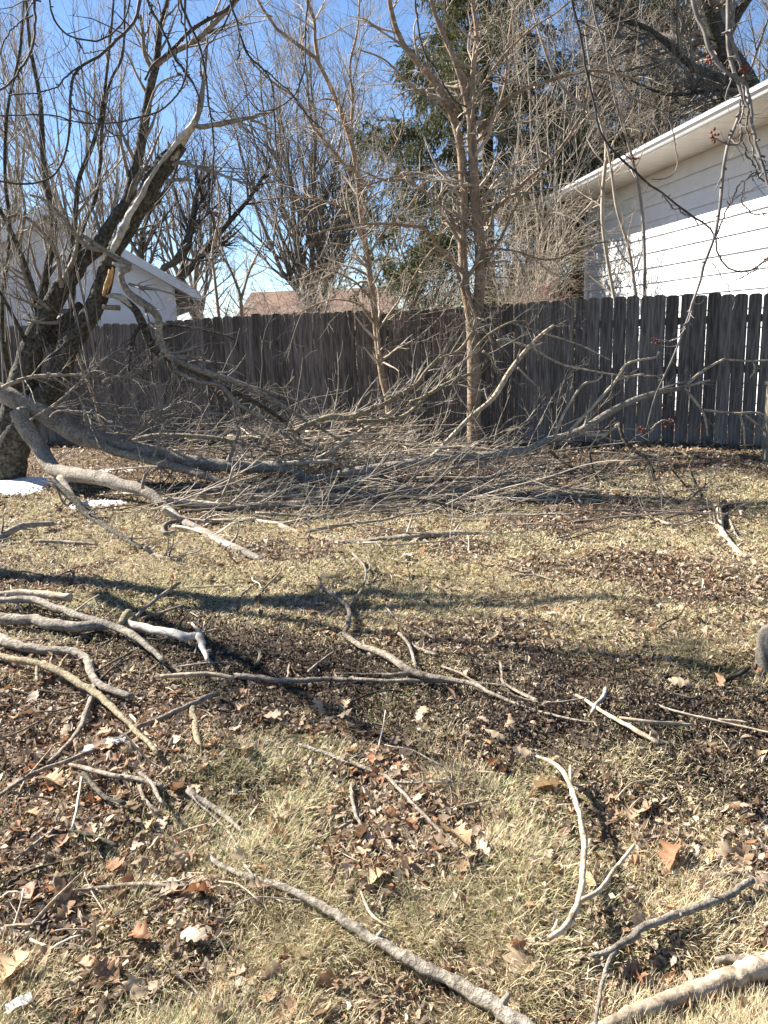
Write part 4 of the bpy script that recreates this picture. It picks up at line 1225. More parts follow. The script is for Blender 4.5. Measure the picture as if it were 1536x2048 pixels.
rad = np.linspace(1, .4, 8)[None] * rng.uniform(.003, .007, n)[:, None]
b2 = Buf(); tubes(b2, floorz(pts), rad, 4)
c1 = spawn(pts, rad, 4, .4, .2, 1, (.4, 1.1), -.1, Q=5, rf=.7, wig=.14)
tubes(b2, floorz(c1[0]), c1[1], 3)
tag(part('brush', b2, TWIG_GREY), 'arching grey twigs heaped before the fence between the old trunk and the leaning tree', 'brush', kind='stuff')
tag(part('brush', b, TWIG_PALE), 'upright spray of fine twigs in front of the fence around the forked tree', 'brush', kind='stuff')

# ================================================================== STICKS ON THE LAWN
def stick(name, label, paths, m, cat_='stick', group=None, k=9, rough=.075, n=None, arch=0, lift=0, cap=True):
    b = Buf(); o = None
    for i, (px_, w) in enumerate(paths):
        nn = n or max(10, int(sum(math.dist(px_[j], px_[j + 1]) for j in range(len(px_) - 1)) / 9))
        p, r = laid(px_, w, nn, lift=lift, arch=arch)
        if o is None: o = p[0].copy(); o[2] = 0
        jit = np.cumsum(rng.normal(0, 1, (nn, 3)), 0); jit -= np.linspace(0, 1, nn)[:, None] * jit[-1]
        jit = jit - np.array([np.convolve(jit[:, c_], np.ones(9) / 9, 'same') for c_ in range(3)]).T
        p = p + jit * (r * .16)[:, None] * np.array([1, 1, .6])
        r = r * (1 + .11 * (fbm(np.arange(nn) * .45 + i * 7, np.full(nn, px_[0][0] * .01), 2) - .5) * 2)
        tubes(b, p, np.maximum(r, .0012), k=k if i == 0 else 6, rough=rough, cap=cap)
        # broken-off side stubs
        for s_ in range(0 if name == 'log' and cat_ == 'log' else rng.poisson(nn / 18)):
            j = rng.integers(2, nn - 2); L_ = rng.uniform(.006, .02) + r[j] * 1.15
            dv = np.array([rng.normal(), rng.normal(), abs(rng.normal())]); dv /= np.linalg.norm(dv)
            tubes(b, cr([p[j], p[j] + dv * L_], 3), np.array([r[j] * .55, r[j] * .5, r[j] * .35]), k=5, cap=True)
    o = part(name, b, m, None, loc=tuple(float(v) for v in o))
    return tag(o, label, cat_, group)


S = stick
S('log', 'long grey lichened branch slanting down to the bottom edge of the photo', [([(420, 1714), (450, 1735), (510, 1757), (560, 1772), (610, 1795), (650, 1815), (695, 1845), (730, 1870), (768, 1888), (818, 1920), (888, 1952), (953, 1990), (1008, 2025), (1060, 2060), (1130, 2115)], (8, 11, 14, 17, 20, 25, 28)),
   ([(375, 1573), (395, 1605), (430, 1635), (465, 1675), (485, 1720), (508, 1757)], (3, 4, 6)), ([(475, 1810), (510, 1795), (560, 1797), (610, 1803)], (2, 4))], BARK_LICHEN, 'branch', k=12, lift=.012)
S('log', 'thick peeled tan log with a dark groove at the bottom right corner', [([(1185, 2062), (1268, 2028), (1348, 1998), (1443, 1963), (1536, 1928), (1620, 1898)], (20, 26, 30, 33, 36))], PEELED, 'log', k=14, rough=.04, lift=.004)
S('stick', 'short grey stub lying just behind the peeled log', [([(1430, 1922), (1483, 1917), (1560, 1921), (1600, 1925)], (12, 15, 17))], BARK_LICHEN, k=10)
S('stick', 'dark curved branch over the grass left of the long grey branch', [([(105, 1785), (200, 1776), (280, 1768), (370, 1772), (430, 1757)], (4, 8, 7, 4))], BARK, k=7)
S('stick', 'brown straight twig rising to the right in the middle of the grass', [([(560, 1705), (620, 1685), (700, 1645), (750, 1613), (800, 1590)], (5, 7, 5)), ([(800, 1650), (860, 1632), (920, 1612), (990, 1597)], (4, 5, 3))], BARK, k=6)
S('stick', 'pale straight branch slanting down right to a big curled leaf', [([(600, 1490), (645, 1505), (700, 1525), (768, 1550), (783, 1562), (843, 1625), (918, 1700)], (8, 8, 7, 6)), ([(775, 1556), (798, 1565), (850, 1566), (913, 1563)], (5, 4))], BARK_LICHEN, k=8, lift=.01)
S('branch', 'arching forked branch standing out of the grass with its foot split in two', [([(1073, 1512), (1113, 1530), (1138, 1565), (1163, 1645), (1168, 1710), (1163, 1780), (1158, 1800), (1138, 1845), (1098, 1877)], (5, 8, 9, 10, 11, 12, 8)),
   ([(1141, 1532), (1141, 1560), (1143, 1592)], (5, 6)), ([(1158, 1802), (1193, 1785), (1218, 1755), (1245, 1720), (1268, 1690)], (8, 8, 6)), ([(1105, 1862), (1112, 1850), (1115, 1840)], (6, 4))], PEELED, 'branch', k=9, lift=.05)
S('branch', 'grey forked branch curving down from the right near the bottom right', [([(1505, 1760), (1458, 1790), (1408, 1810), (1338, 1835), (1293, 1852), (1233, 1895), (1178, 1912)], (11, 12, 12, 14, 12, 6)), ([(1232, 1897), (1215, 1930), (1205, 1965), (1196, 2010), (1190, 2060)], (9, 7, 6))], BARK_LICHEN, 'branch', k=9, lift=.02)
S('stick', 'short dark stick above the curving forked branch at the right', [([(1393, 1747), (1450, 1751), (1508, 1750)], (6, 7, 5))], BARK)
S('branch', 'crooked forked branch across the dark soil in the centre', [([(630, 1165), (670, 1192), (697, 1217), (696, 1250), (690, 1270), (730, 1295), (768, 1308), (818, 1340), (873, 1355), (943, 1367), (993, 1392), (1068, 1420), (1158, 1442), (1203, 1446)], (5, 8, 9, 10, 14, 15, 10, 6, 5, 3)),
   ([(698, 1212), (720, 1185), (731, 1155), (728, 1130), (706, 1108)], (6, 4)), ([(728, 1150), (740, 1135), (734, 1115)], (4, 3)), ([(798, 1267), (818, 1290), (833, 1338)], (7, 7, 6)), ([(835, 1345), (800, 1349), (765, 1350)], (11, 9)), ([(665, 1170), (668, 1180), (672, 1192)], (5, 4))], BARK, 'branch', k=9, lift=.02)
S('branch', 'long straight branch lying level along the dark soil', [([(470, 1352), (520, 1356), (575, 1361), (675, 1358), (768, 1362), (868, 1362), (968, 1370)], (11, 12, 10, 9, 8, 5)), ([(575, 1358), (577, 1340), (580, 1325)], (6, 4))], BARK, 'branch', k=8)
S('stick', 'pale end piece left of the long level branch', [([(320, 1353), (370, 1350), (420, 1348), (468, 1356)], (8, 9, 8))], PEELED)
S('stick', 'clean straight tan stick on the dark soil right of centre', [([(1153, 1390), (1218, 1430), (1270, 1460), (1320, 1488)], (6, 8, 9))], PEELED, k=8)
S('stick', 'long thin tan twig reaching the right edge over dark soil', [([(1278, 1395), (1343, 1420), (1413, 1437), (1480, 1452), (1560, 1470)], (5, 5, 4))], PEELED, k=5)
S('stick', 'flat pale stick lying level below the long thin tan twig', [([(1238, 1435), (1300, 1444), (1388, 1450)], (5, 8, 5))], PEELED, k=6)
S('stick', 'short pale twig beneath the middle of the long thin tan twig', [([(1437, 1439), (1470, 1441), (1495, 1445)], (5, 4))], PEELED, k=5)
S('stick', 'bent thin twig with an upright end beside the centre branch', [([(1000, 1322), (1004, 1345), (1008, 1365), (1048, 1390), (1088, 1405), (1130, 1403), (1183, 1395)], (5, 6, 4, 3))], BARK, k=6, lift=.01)
S('stick', 'thin twig lying parallel above the right half of the crooked centre branch', [([(883, 1332), (920, 1346), (953, 1364), (1010, 1372), (1085, 1404)], (5, 3))], BARK, k=5)
S('stick', 'short brown stick above the fork of the crooked centre branch', [([(828, 1292), (850, 1302), (873, 1310)], (6, 7))], BARK, k=6)
S('stick', 'thin bent twig on the grass up right of the crooked centre branch', [([(765, 1208), (798, 1240), (838, 1257), (880, 1286)], (4, 5, 3))], BARK, k=5)
S('log', 'cut pale branch end poking in from the left edge, topmost of the left heap', [([(-40, 1196), (0, 1192), (40, 1187), (90, 1190), (142, 1196)], (14, 15, 14))], PEELED, 'log', lift=.05)
S('log', 'long curved grey branch across the left heap below the cut end', [([(-40, 1195), (0, 1200), (65, 1200), (110, 1215), (165, 1235), (220, 1250), (260, 1267), (300, 1297), (327, 1322)], (10, 13, 14, 13, 8))], BARK_LICHEN, 'branch', lift=.045)
S('log', 'thick pale log low in the left heap under the curved grey branch', [([(-60, 1232), (0, 1237), (75, 1242), (140, 1253), (200, 1252), (222, 1250)], (18, 19, 19, 14))], BARK_LICHEN, 'log', k=10, lift=.02)
S('log', 'white-ended elbow branch at the right tip of the left heap', [([(250, 1243), (265, 1250), (310, 1260), (360, 1272), (404, 1272)], (15, 15, 16, 18, 14)), ([(396, 1270), (405, 1292), (415, 1322)], (14, 12, 7)), ([(405, 1290), (398, 1265), (384, 1247)], (7, 5))], SPLINT_OLD, 'branch', k=9, lift=.03)
S('stick', 'straight brown stick leaning up out of the left heap', [([(262, 1243), (300, 1208), (360, 1165)], (7, 6))], BARK, lift=.03)
S('stick', 'second thin stick beside the leaning brown one on the left heap', [([(285, 1237), (320, 1226), (367, 1210)], (6, 4))], BARK, k=6, lift=.02)
S('stick', 'short broken stub standing on the left heap', [([(240, 1250), (248, 1235), (257, 1225)], (12, 14))], BARK_YEL, 'branch', lift=.05)
S('log', 'stout grey branch bending down through the middle of the left heap', [([(-30, 1262), (0, 1277), (60, 1297), (130, 1301), (165, 1312), (183, 1342), (198, 1370), (265, 1394)], (17, 18, 17, 16, 14, 12))], BARK_LICHEN, 'branch', k=10, lift=.015)
S('log', 'long yellow-lichened branch slanting from the left edge to the plastic scrap', [([(-30, 1300), (0, 1312), (65, 1326), (115, 1340), (150, 1362), (190, 1386), (230, 1420), (270, 1460), (318, 1508)], (9, 12, 14, 13, 10, 8)), ([(118, 1338), (125, 1322), (135, 1310)], (6, 4)), ([(75, 1330), (72, 1350), (76, 1362)], (6, 5))], BARK_YEL, 'branch', lift=.035)
S('stick', 'grey stick crossing under the yellow-lichened branch', [([(190, 1368), (165, 1445), (135, 1490), (95, 1527)], (11, 9, 7))], BARK_LICHEN, lift=.01)
S('stick', 'long dark stick rising to the right across the left litter', [([(435, 1385), (380, 1410), (325, 1435), (280, 1452), (260, 1467), (200, 1495), (125, 1525), (60, 1550), (0, 1590)], (10, 10, 8, 8, 7, 6))], BARK, lift=.02)
S('stick', 'short upright-looking mossy stick below the tip of the dark stick', [([(386, 1415), (388, 1440), (391, 1465), (402, 1497)], (13, 13, 10))], BARK_YEL)
S('stick', 'thin dark twig lying over the stout grey branch', [([(265, 1302), (200, 1338), (160, 1358)], (4, 4))], TWIG_DARK, k=5, lift=.03)
S('stick', 'second dark twig crossing the stout grey branch', [([(245, 1318), (190, 1368), (170, 1400), (120, 1420), (70, 1425)], (4, 3))], TWIG_DARK, k=5, lift=.02)
S('stick', 'dark curved stick right below the plastic scrap', [([(140, 1528), (200, 1545), (280, 1560), (325, 1572)], (7, 9, 6))], BARK, lift=.01)
S('stick', 'dark stick slanting away below the plastic scrap', [([(165, 1548), (190, 1575), (215, 1597), (250, 1607)], (9, 9, 6))], BARK_OLD, lift=.008)
S('stick', 'bent grey twig right of the dark curved stick', [([(278, 1546), (300, 1562), (315, 1590), (327, 1608)], (6, 7, 5))], BARK_LICHEN, k=6, lift=.015)
S('stick', 'short grey twig in the leaves right of the plastic scrap', [([(278, 1572), (290, 1600), (320, 1627)], (7, 6))], BARK, k=6)
S('stick', 'dark stick at the foot of the left leaf litter', [([(140, 1660), (185, 1672), (235, 1692)], (6, 8, 6))], BARK_OLD)
S('stick', 'dark twig in the grass at the lower left edge', [([(18, 1765), (60, 1742), (120, 1725)], (7, 5))], BARK_OLD, k=6)
S('stick', 'long brown twig in the litter left of the bare grass', [([(30, 1720), (80, 1680), (130, 1648), (200, 1610)], (4, 6, 4))], BARK, k=6)
S('stick', 'thin pale twig leaning down from the plastic scrap', [([(163, 1555), (158, 1590), (145, 1655)], (5, 4))], TWIG_PALE, k=5, lift=.02)
S('stick', 'pale bark-free stick lying beside the plastic scrap', [([(262, 1430), (290, 1465), (318, 1500)], (6, 5))], PEELED, k=6)
S('stick', 'grey diagonal stick at the upper left of the long grey branch', [([(375, 1580), (400, 1600), (440, 1625), (490, 1667)], (14, 11, 8))], BARK_LICHEN, k=8)
S('stick', 'short straw-coloured stick in the lower left grass', [([(200, 1925), (230, 1916), (262, 1913)], (5, 4))], PEELED, k=5)
S('stick', 'tiny pale stick at the left edge of the lower grass', [([(10, 1853), (35, 1850), (65, 1850)], (5, 5))], PEELED, k=5)
S('stick', 'pale crooked twig standing by the tuft left of the centre', [([(703, 1568), (705, 1600), (712, 1630), (725, 1655)], (7, 6))], BARK_LICHEN, k=6, lift=.01)
S('stick', 'small pale twig right of the long grey branch', [([(722, 1783), (735, 1815), (752, 1838), (790, 1860)], (4, 6, 4))], PEELED, k=5)
S('stick', 'dark mossy stick under the leaves near the centre left', [([(520, 1300), (518, 1320), (508, 1335)], (9, 7))], BARK_OLD, k=6)
S('stick', 'brown twig leaning on the long level branch', [([(665, 1305), (640, 1325), (617, 1343)], (5, 7))], BARK, k=6, lift=.01)
S('stick', 'left one of two straight twigs on the grass above the dark soil', [([(533, 1152), (505, 1172), (480, 1190)], (4, 5))], BARK, k=5)
S('stick', 'right one of two straight twigs on the grass above the dark soil', [([(560, 1145), (535, 1170), (511, 1198)], (4, 5))], BARK, k=5)
S('stick', 'pale thin twig near the tip of the thick pale limb', [([(370, 1173), (400, 1174), (460, 1170)], (3, 4))], TWIG_PALE, k=5)
S('stick', 'brown stick lying flat left of the pile tips', [([(70, 1082), (130, 1084), (195, 1089)], (6, 7, 5))], BARK, k=6)
S('stick', 'curled pale root-like twig under the thick pale limb', [([(357, 1042), (335, 1045), (325, 1058), (332, 1068), (350, 1062)], (8, 8, 6))], BARK_LICHEN, k=7)
S('stick', 'thin twig in the grass at the far middle right', [([(1020, 1152), (1070, 1150), (1110, 1162)], (5, 4))], BARK, k=5)
S('stick', 'grey twig lying level in the grass right of the crooked branch', [([(940, 1212), (975, 1202), (1030, 1198)], (4, 3))], BARK, k=5)
S('stick', 'dark fat stick beside the concrete block at the right edge', [([(1440, 1362), (1475, 1350), (1500, 1335)], (8, 9, 6))], BARK_OLD, k=7)
S('stick', 'short brown stick lying level left of the standing forked branch top', [([(1025, 1599), (1060, 1602), (1085, 1603)], (6, 6))], BARK, k=6)
S('bark_strip', 'flat pale curl of bark across the clean tan stick', [([(1212, 1378), (1204, 1398), (1190, 1412), (1184, 1424)], (9, 10, 8))], SPLINT_OLD, 'bark', k=5)

# many small unnamed twigs, one by one
lab = 'small broken twig lying loose among the grass and leaves'
tw_me = []
for i in range(14):
    n_ = 8; L_ = 1.0
    p = np.zeros((n_, 3)); d = np.array([1., 0, 0])
    for q_ in range(1, n_):
        d = d + rng.normal(0, .16, 3) * [1, 1, .35]; d /= np.linalg.norm(d); p[q_] = p[q_ - 1] + d * L_ / (n_ - 1)
    b = Buf(); tubes(b, p, np.linspace(.016, .008, n_) * rng.uniform(.7, 1.4), 5, rough=.1, cap=True)
    if i % 2:
        c = spawn(p, np.full(n_, .012), 1.6, .35, .2, .9, (.5, 1.0), .1, Q=4, rf=.7)
        tubes(b, c[0], c[1], 4)
    tw_me.append(b.mesh('small_twig', [BARK, TWIG_PALE, PEELED, TWIG_GREY, BARK_OLD, BARK_LICHEN][i % 6], True))
_tw = []; cnt = 0
while cnt < 298:
    px_ = rng.uniform(-20, 1560); py_ = rng.uniform(1090, 2040)
    if cnt % 10 < 3: px_ = rng.uniform(-20, 380); py_ = rng.uniform(1190, 1640)
    elif px_ > 560 and rng.random() < .45: continue
    g_ = G(px_, py_)
    o = bpy.data.objects.new('small_twig', tw_me[int(rng.integers(14))]); COL.objects.link(o)
    sc_ = float(rng.uniform(.07, .24)) * (.55 + .27 * g_[1])
    o.location = (float(g_[0]), float(g_[1]), float(ground_h(g_[0], g_[1])) + .012)
    o.rotation_euler = (float(rng.uniform(0, 6.28)), float(rng.normal(0, .10)), float(rng.uniform(0, 6.28)))
    o.scale = (sc_, sc_, sc_)
    mi_ = tw_me.index(o.data)
    _tw.append((o, ('forked ' if mi_ % 2 else 'short ' if sc_ < .25 else 'long ') + ['brown', 'pale', 'tan', 'grey', 'dark', 'mottled'][mi_ % 6] + ' twig', px_, py_))
    tag(o, lab, 'twig', 'small twigs scattered over the lawn'); cnt += 1

# ================================================================== CONCRETE BLOCK, SNOW, PLASTIC
g_ = G(1528, 1352)
b = Buf()
nb_, nr = 26, 9
prof = [(0.0, 0), (.098, 0), (.104, .02), (.104, .14), (.100, .175), (.088, .198), (.06, .208), (.0, .21)]
ang = np.arange(nb_) * 2 * math.pi / nb_
vs = np.array([[(r_ + .0001) * math.cos(a), (r_ + .0001) * math.sin(a), z_] for r_, z_ in prof for a in ang])
vs[:, :2] *= (1 + rng.normal(0, .02, (len(vs), 1))); vs[:, 2] += rng.normal(0, .003, len(vs))
b.add(vs + [g_[0] + .085, g_[1] + .02, 0], [(i * nb_ + j, i * nb_ + (j + 1) % nb_, (i + 1) * nb_ + (j + 1) % nb_, (i + 1) * nb_ + j) for i in range(len(prof) - 1) for j in range(nb_)])
CONC = mat('rough_concrete', (.4, .38, .34), .95, [(.3, (.08, .065, .05)), (.5, (.19, .168, .14)), (.7, (.28, .255, .215))], 1.0, 30)
o = part('concrete_block', b, CONC, None, loc=(float(g_[0] + .085), float(g_[1] + .02), 0))
tag(o, 'rounded grey concrete block standing at the right edge of the lawn', 'block')

SNOWM = mat('old_snow', (.86, .88, .92), .6, [(.36, (.42, .40, .38)), (.5, (.78, .80, .84)), (.7, (.90, .91, .93))], .9, 22, spec=.4, macro=.06)


def snow(px_c, py_c, wx, wy, th, label, seed):
    c_ = G(px_c, py_c); nr_, na = 12, 40
    b = Buf(); vs = []
    for i in range(nr_ + 1):
        f = i / nr_
        for j in range(na):
            a = 2 * math.pi * j / na
            rr_ = 1 + .35 * (float(fbm(np.cos(a) * 1.5 + seed, np.sin(a) * 1.5 + seed, 3)) - .5) * 2
            x = c_[0] + math.cos(a) * wx * f * rr_; y = c_[1] + math.sin(a) * wy * f * rr_
            z = float(ground_h(x, y)) + th * (1 - f ** 3) * (.7 + .6 * float(fbm(x * 6, y * 6, 2))) - .004 * (f > .99)
            vs.append([x, y, z])
    b.add(vs, [(i * na + j, i * na + (j + 1) % na, (i + 1) * na + (j + 1) % na, (i + 1) * na + j) for i in range(nr_) for j in range(na)])
    o = part('snow_patch', b, SNOWM, None, loc=(float(c_[0]), float(c_[1]), 0)); tag(o, label, 'snow')


snow(20, 975, .55, .55, .08, 'thick white snow patch at the left edge beside the old trunk', 3)
snow(150, 966, .40, .13, .03, 'thin strip of snow right of the old trunk foot', 5)
snow(195, 1012, .26, .16, .03, 'melting snow under the thick pale limb', 9)
snow(238, 946, .22, .09, .025, 'narrow sliver of snow behind the thick pale limb', 12)
snow(452, 1013, .16, .06, .03, 'little snow caught behind the whitish stripped limb', 15)
snow(478, 912, .25, .12, .03, 'snow remnant deep in the brush pile', 18)

PL = bpy.data.materials.new('clear_plastic'); PL.use_nodes = True
pb = PL.node_tree.nodes['Principled BSDF']; pb.inputs['Base Color'].default_value = (.82, .86, .92, 1); pb.inputs['Roughness'].default_value = .18
pb.inputs['Transmission Weight'].default_value = .55; pb.inputs['IOR'].default_value = 1.3


def sheet(name, label, pxc, pyc, lx, ly, rot, m, cat_, hgt=.03):
    c_ = G(pxc, pyc); n_ = 14; vs = []
    for i in range(n_):
        for j in range(n_):
            a = (i / (n_ - 1) - .5) * lx; b_ = (j / (n_ - 1) - .5) * ly
            x = c_[0] + a * math.cos(rot) - b_ * math.sin(rot); y = c_[1] + a * math.sin(rot) + b_ * math.cos(rot)
            vs.append([x, y, float(ground_h(x, y)) + .03 + hgt * (float(fbm(a * 22 + 3, b_ * 22, 3)) - .3)])
    b = Buf(); b.add(vs, [(i * n_ + j, (i + 1) * n_ + j, (i + 1) * n_ + j + 1, i * n_ + j + 1) for i in range(n_ - 1) for j in range(n_ - 1)])
    o = part(name, b, m, None, smooth=False, loc=tuple(float(v) for v in c_)); tag(o, label, cat_)


sheet('plastic_scrap', 'crumpled clear plastic scrap in the litter at the left', 212, 1518, .15, .07, .2, PL, 'litter', .035)
sheet('plastic_scrap', 'small bluish scrap of plastic at the bottom left edge', 45, 2048, .055, .03, .6, PL, 'litter', .03)
sheet('plastic_scrap', 'tiny white scrap on the grass beyond the crooked branch', 815, 1118, .06, .05, 0, PL, 'litter', .04)

# ================================================================== OAK LEAVES
MARKS = [('the plastic scrap', 212, 1518), ('the foot of the grey branch', 450, 1735), ('the cut end of the left heap', 142, 1196), ('the elbow branch', 410, 1290),
         ('the yellow-lichened branch', 230, 1430), ('the mossy short stick', 392, 1455), ('the long level branch', 600, 1360), ('the fork of the crooked branch', 830, 1340),
         ('the pale straight branch', 740, 1545), ('the big curled tan leaf', 918, 1705), ('the standing forked branch', 1160, 1700), ('the clean tan stick', 1235, 1440),
         ('the thin tan edge twig', 1430, 1442), ('the concrete block', 1528, 1300), ('the curving forked branch', 1330, 1835), ('the peeled log', 1380, 1985),
         ('the end of the grey branch', 860, 1940), ('the mid grey branch', 650, 1815), ('the dark curved branch', 250, 1775), ('the bottom left oak leaf', 30, 1985),
         ('the split limb tip', 538, 1126), ('the forked tree foot', 950, 885), ('the leaning tan tree foot', 777, 885), ('the whitish limb', 500, 1012), ('the pile centre', 640, 955), ('the right end of the pile', 1100, 940), ('the dark knobbly limb', 1330, 960), ('the pale forked limb butt', 1440, 1020), ('the old trunk', 60, 900), ('the pale forked limb', 1500, 1120), ('the front edge of the pile', 900, 1085), ('the bent thin twig', 1050, 1390),
         ('the tip of the crooked branch', 1200, 1446), ('the bright curled leaf', 1045, 1945), ('the lone pale oak leaf', 1362, 1378), ('the left edge litter', 40, 1640), ('the rusty leaf at right', 1345, 1735)]
_seen = {}
ORD = ['', 'second ', 'third ', 'fourth ', 'fifth ', 'sixth ', 'seventh ', 'eighth ', 'ninth ', 'tenth ', 'eleventh ', 'twelfth ']


def where_is(px_, py_, desc, short=''):
    m_ = min(MARKS, key=lambda q_: math.hypot(q_[1] - px_, (q_[2] - py_) * 1.6))
    dx_, dy_ = px_ - m_[1], (py_ - m_[2]) * 1.3
    rel = ('right of' if dx_ > 0 else 'left of') if abs(dx_) > abs(dy_) else ('in front of' if dy_ > 0 else 'beyond')
    return desc, rel, m_[0], math.hypot(dx_, dy_)


def name_all(items):
    """items: (object, description, px, py) -> a label of its own for each"""
    g_ = {}
    for o, desc, a, c_ in items:
        d_, rel, mk, dist = where_is(a, c_, desc)
        g_.setdefault((d_, rel, mk), []).append((dist, o))
    for (d_, rel, mk), l in g_.items():
        l.sort(key=lambda q_: q_[0])
        for i, (dist, o) in enumerate(l):
            o['label'] = f'{d_} {rel} {mk}' + ('' if len(l) == 1 else f', {ORD[min(i, 11)]}nearest')


LEAF = vmat('dry_leaf', .65, .25, spec=.3)


def oak_leaf(seed, colr):
    r_ = np.random.default_rng(seed)
    n_ = 15; t_ = np.linspace(0, 1, n_)
    nl = r_.integers(3, 5)
    env = np.sin(np.pi * np.clip(t_ * .93 + .05, 0, 1)) ** .7 * (.75 + .5 * t_)
    vs = []
    curl = r_.uniform(.3, 3.0) * r_.choice([-1, 1, 1]); bend = r_.uniform(-.6, 1.0); tw = r_.uniform(-.9, .9)
    for side in (-1, 0, 1):
        lob = .30 + .70 * np.abs(np.cos(np.pi * (t_ * nl + r_.uniform(-.08, .08))))  ** .9
        w = env * lob * .34 * r_.uniform(.85, 1.15)
        w[0] = .012; w[1] = .02; w[-1] = .005
        xs = t_ + (np.where(side != 0, (w - .12) * .25, 0))
        xs[:2] = t_[:2]
        yy = side * w
        zz = bend * (t_ - .5) ** 2 + curl * yy ** 2 + tw * yy * (t_ - .5) + (r_.normal(0, .016, n_) if side else 0)
        vs.append(np.stack([xs - .5, yy, zz], 1))
    V_ = np.concatenate(vs); q_ = []
    for k_ in (0, 1):
        for i in range(n_ - 1):
            q_.append((k_ * n_ + i, k_ * n_ + i + 1, (k_ + 1) * n_ + i + 1, (k_ + 1) * n_ + i))
    # petiole
    b = Buf(); cc = np.array(colr) * (1 + r_.normal(0, .10, (len(V_), 1)))
    cc[n_:2 * n_] *= 1.12
    b.add(V_, q_, col=cc)
    b.add([[-.5, -.006, 0], [-.5, .006, 0], [-.72, .004, .04], [-.72, -.004, .04]], [(0, 1, 2, 3)], col=np.array(colr) * .6)
    return b.mesh('oak_leaf', LEAF, True)


LC = [(.42, .29, .16), (.31, .20, .12), (.25, .15, .085), (.46, .35, .225), (.36, .26, .165), (.28, .135, .068), (.40, .31, .225), (.25, .18, .125)]
leaf_me = [oak_leaf(100 + i, LC[i % 8]) for i in range(24)]


def put_leaf(x, y, size, label, group=None, mi=None, rz=None, tilt=.35, lift=.03):
    o = bpy.data.objects.new('oak_leaf', leaf_me[int(rng.integers(24)) if mi is None else mi]); COL.objects.link(o)
    o.location = (float(x), float(y), float(ground_h(x, y)) + lift)
    o.rotation_euler = (float(rng.normal(0, tilt)), float(rng.normal(0, tilt)), float(rng.uniform(0, 6.28)) if rz is None else rz)
    o.scale = (size,) * 3
    return tag(o, label, 'leaf', group)


for (a, c_, s_, mi, lb) in [
    (990, 1503, .11, 3, 'pale star-shaped oak leaf on the dark soil in the centre right'),
    (1042, 1532, .10, 11, 'tan oak leaf just right below the star-shaped one'),
    (1100, 1594, .15, 0, 'golden curled oak leaf at the standing forked branch'),
    (1362, 1378, .14, 3, 'large pale oak leaf alone on dark soil at the right'),
    (918, 1708, .17, 8, 'big curled tan leaf at the lower end of the pale straight branch'),
    (1045, 1945, .17, 3, 'bright curled leaf in the grass at the bottom middle'),
    (30, 1985, .15, 0, 'large light brown oak leaf at the bottom left edge'),
    (402, 1832, .12, 5, 'rust-red leaf standing upright in the lower left grass'),
    (112, 1588, .13, 0, 'orange-tan leaf in the litter under the plastic scrap'),
    (388, 1905, .11, 6, 'small pale curled leaf amid the dark litter at the bottom left'),
    (1345, 1735, .15, 5, 'rusty brown leaf cluster piece at the lower right'),
    (1268, 1640, .11, 4, 'faded brown leaf right of the standing forked branch'),
    (210, 1527, .12, 1, 'brown leaf lying on the plastic scrap'),
    (640, 1412, .11, 3, 'pale leaf below the long level branch'),
    (545, 1442, .10, 14, 'tan leaf left of the pale straight branch start'),
    (690, 1435, .09, 11, 'small bleached leaf on dark soil at the centre'),
    (845, 1425, .10, 3, 'small pale leaf on black soil under the crooked branch'),
    (470, 1478, .12, 6, 'wide beige leaf left of the pale straight branch'),
    (280, 1890, .10, 5, 'red-brown leaf low in the left grass'),
    (490, 1540, .12, 19, 'pale folded leaf in the litter by the centre grass')]:
    g_ = G(a, c_); put_leaf(g_[0], g_[1], s_ * .8, lb, mi=mi, lift=.035)
gl = 'fallen oak leaves scattered over the lawn'
_lv = []
cnt = 0
while cnt < 275:
    px_ = rng.uniform(-30, 1570); py_ = rng.uniform(1330, 2070)
    g_ = G(px_, py_)
    pr_ = .12 + .9 * float(litter_mask(g_[0], g_[1])) + (.25 if px_ < 480 and py_ < 1750 else 0)
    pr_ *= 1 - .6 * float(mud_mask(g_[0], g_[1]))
    if rng.random() > pr_: continue
    mi_ = int(rng.integers(24)); s_ = float(rng.uniform(.042, .082))
    o = put_leaf(g_[0], g_[1], s_, 'x', gl, tilt=.5, lift=.025, mi=mi_); cnt += 1
    LN = ['golden tan', 'brown', 'dark brown', 'pale tan', 'light brown', 'rust-red', 'beige', 'dull brown'][mi_ % 8]
    _lv.append((o, ('small ' if s_ < .06 else 'broad ') + LN + ' oak leaf', px_, py_))
name_all(_lv)
name_all(_tw)
name_all(_pb)


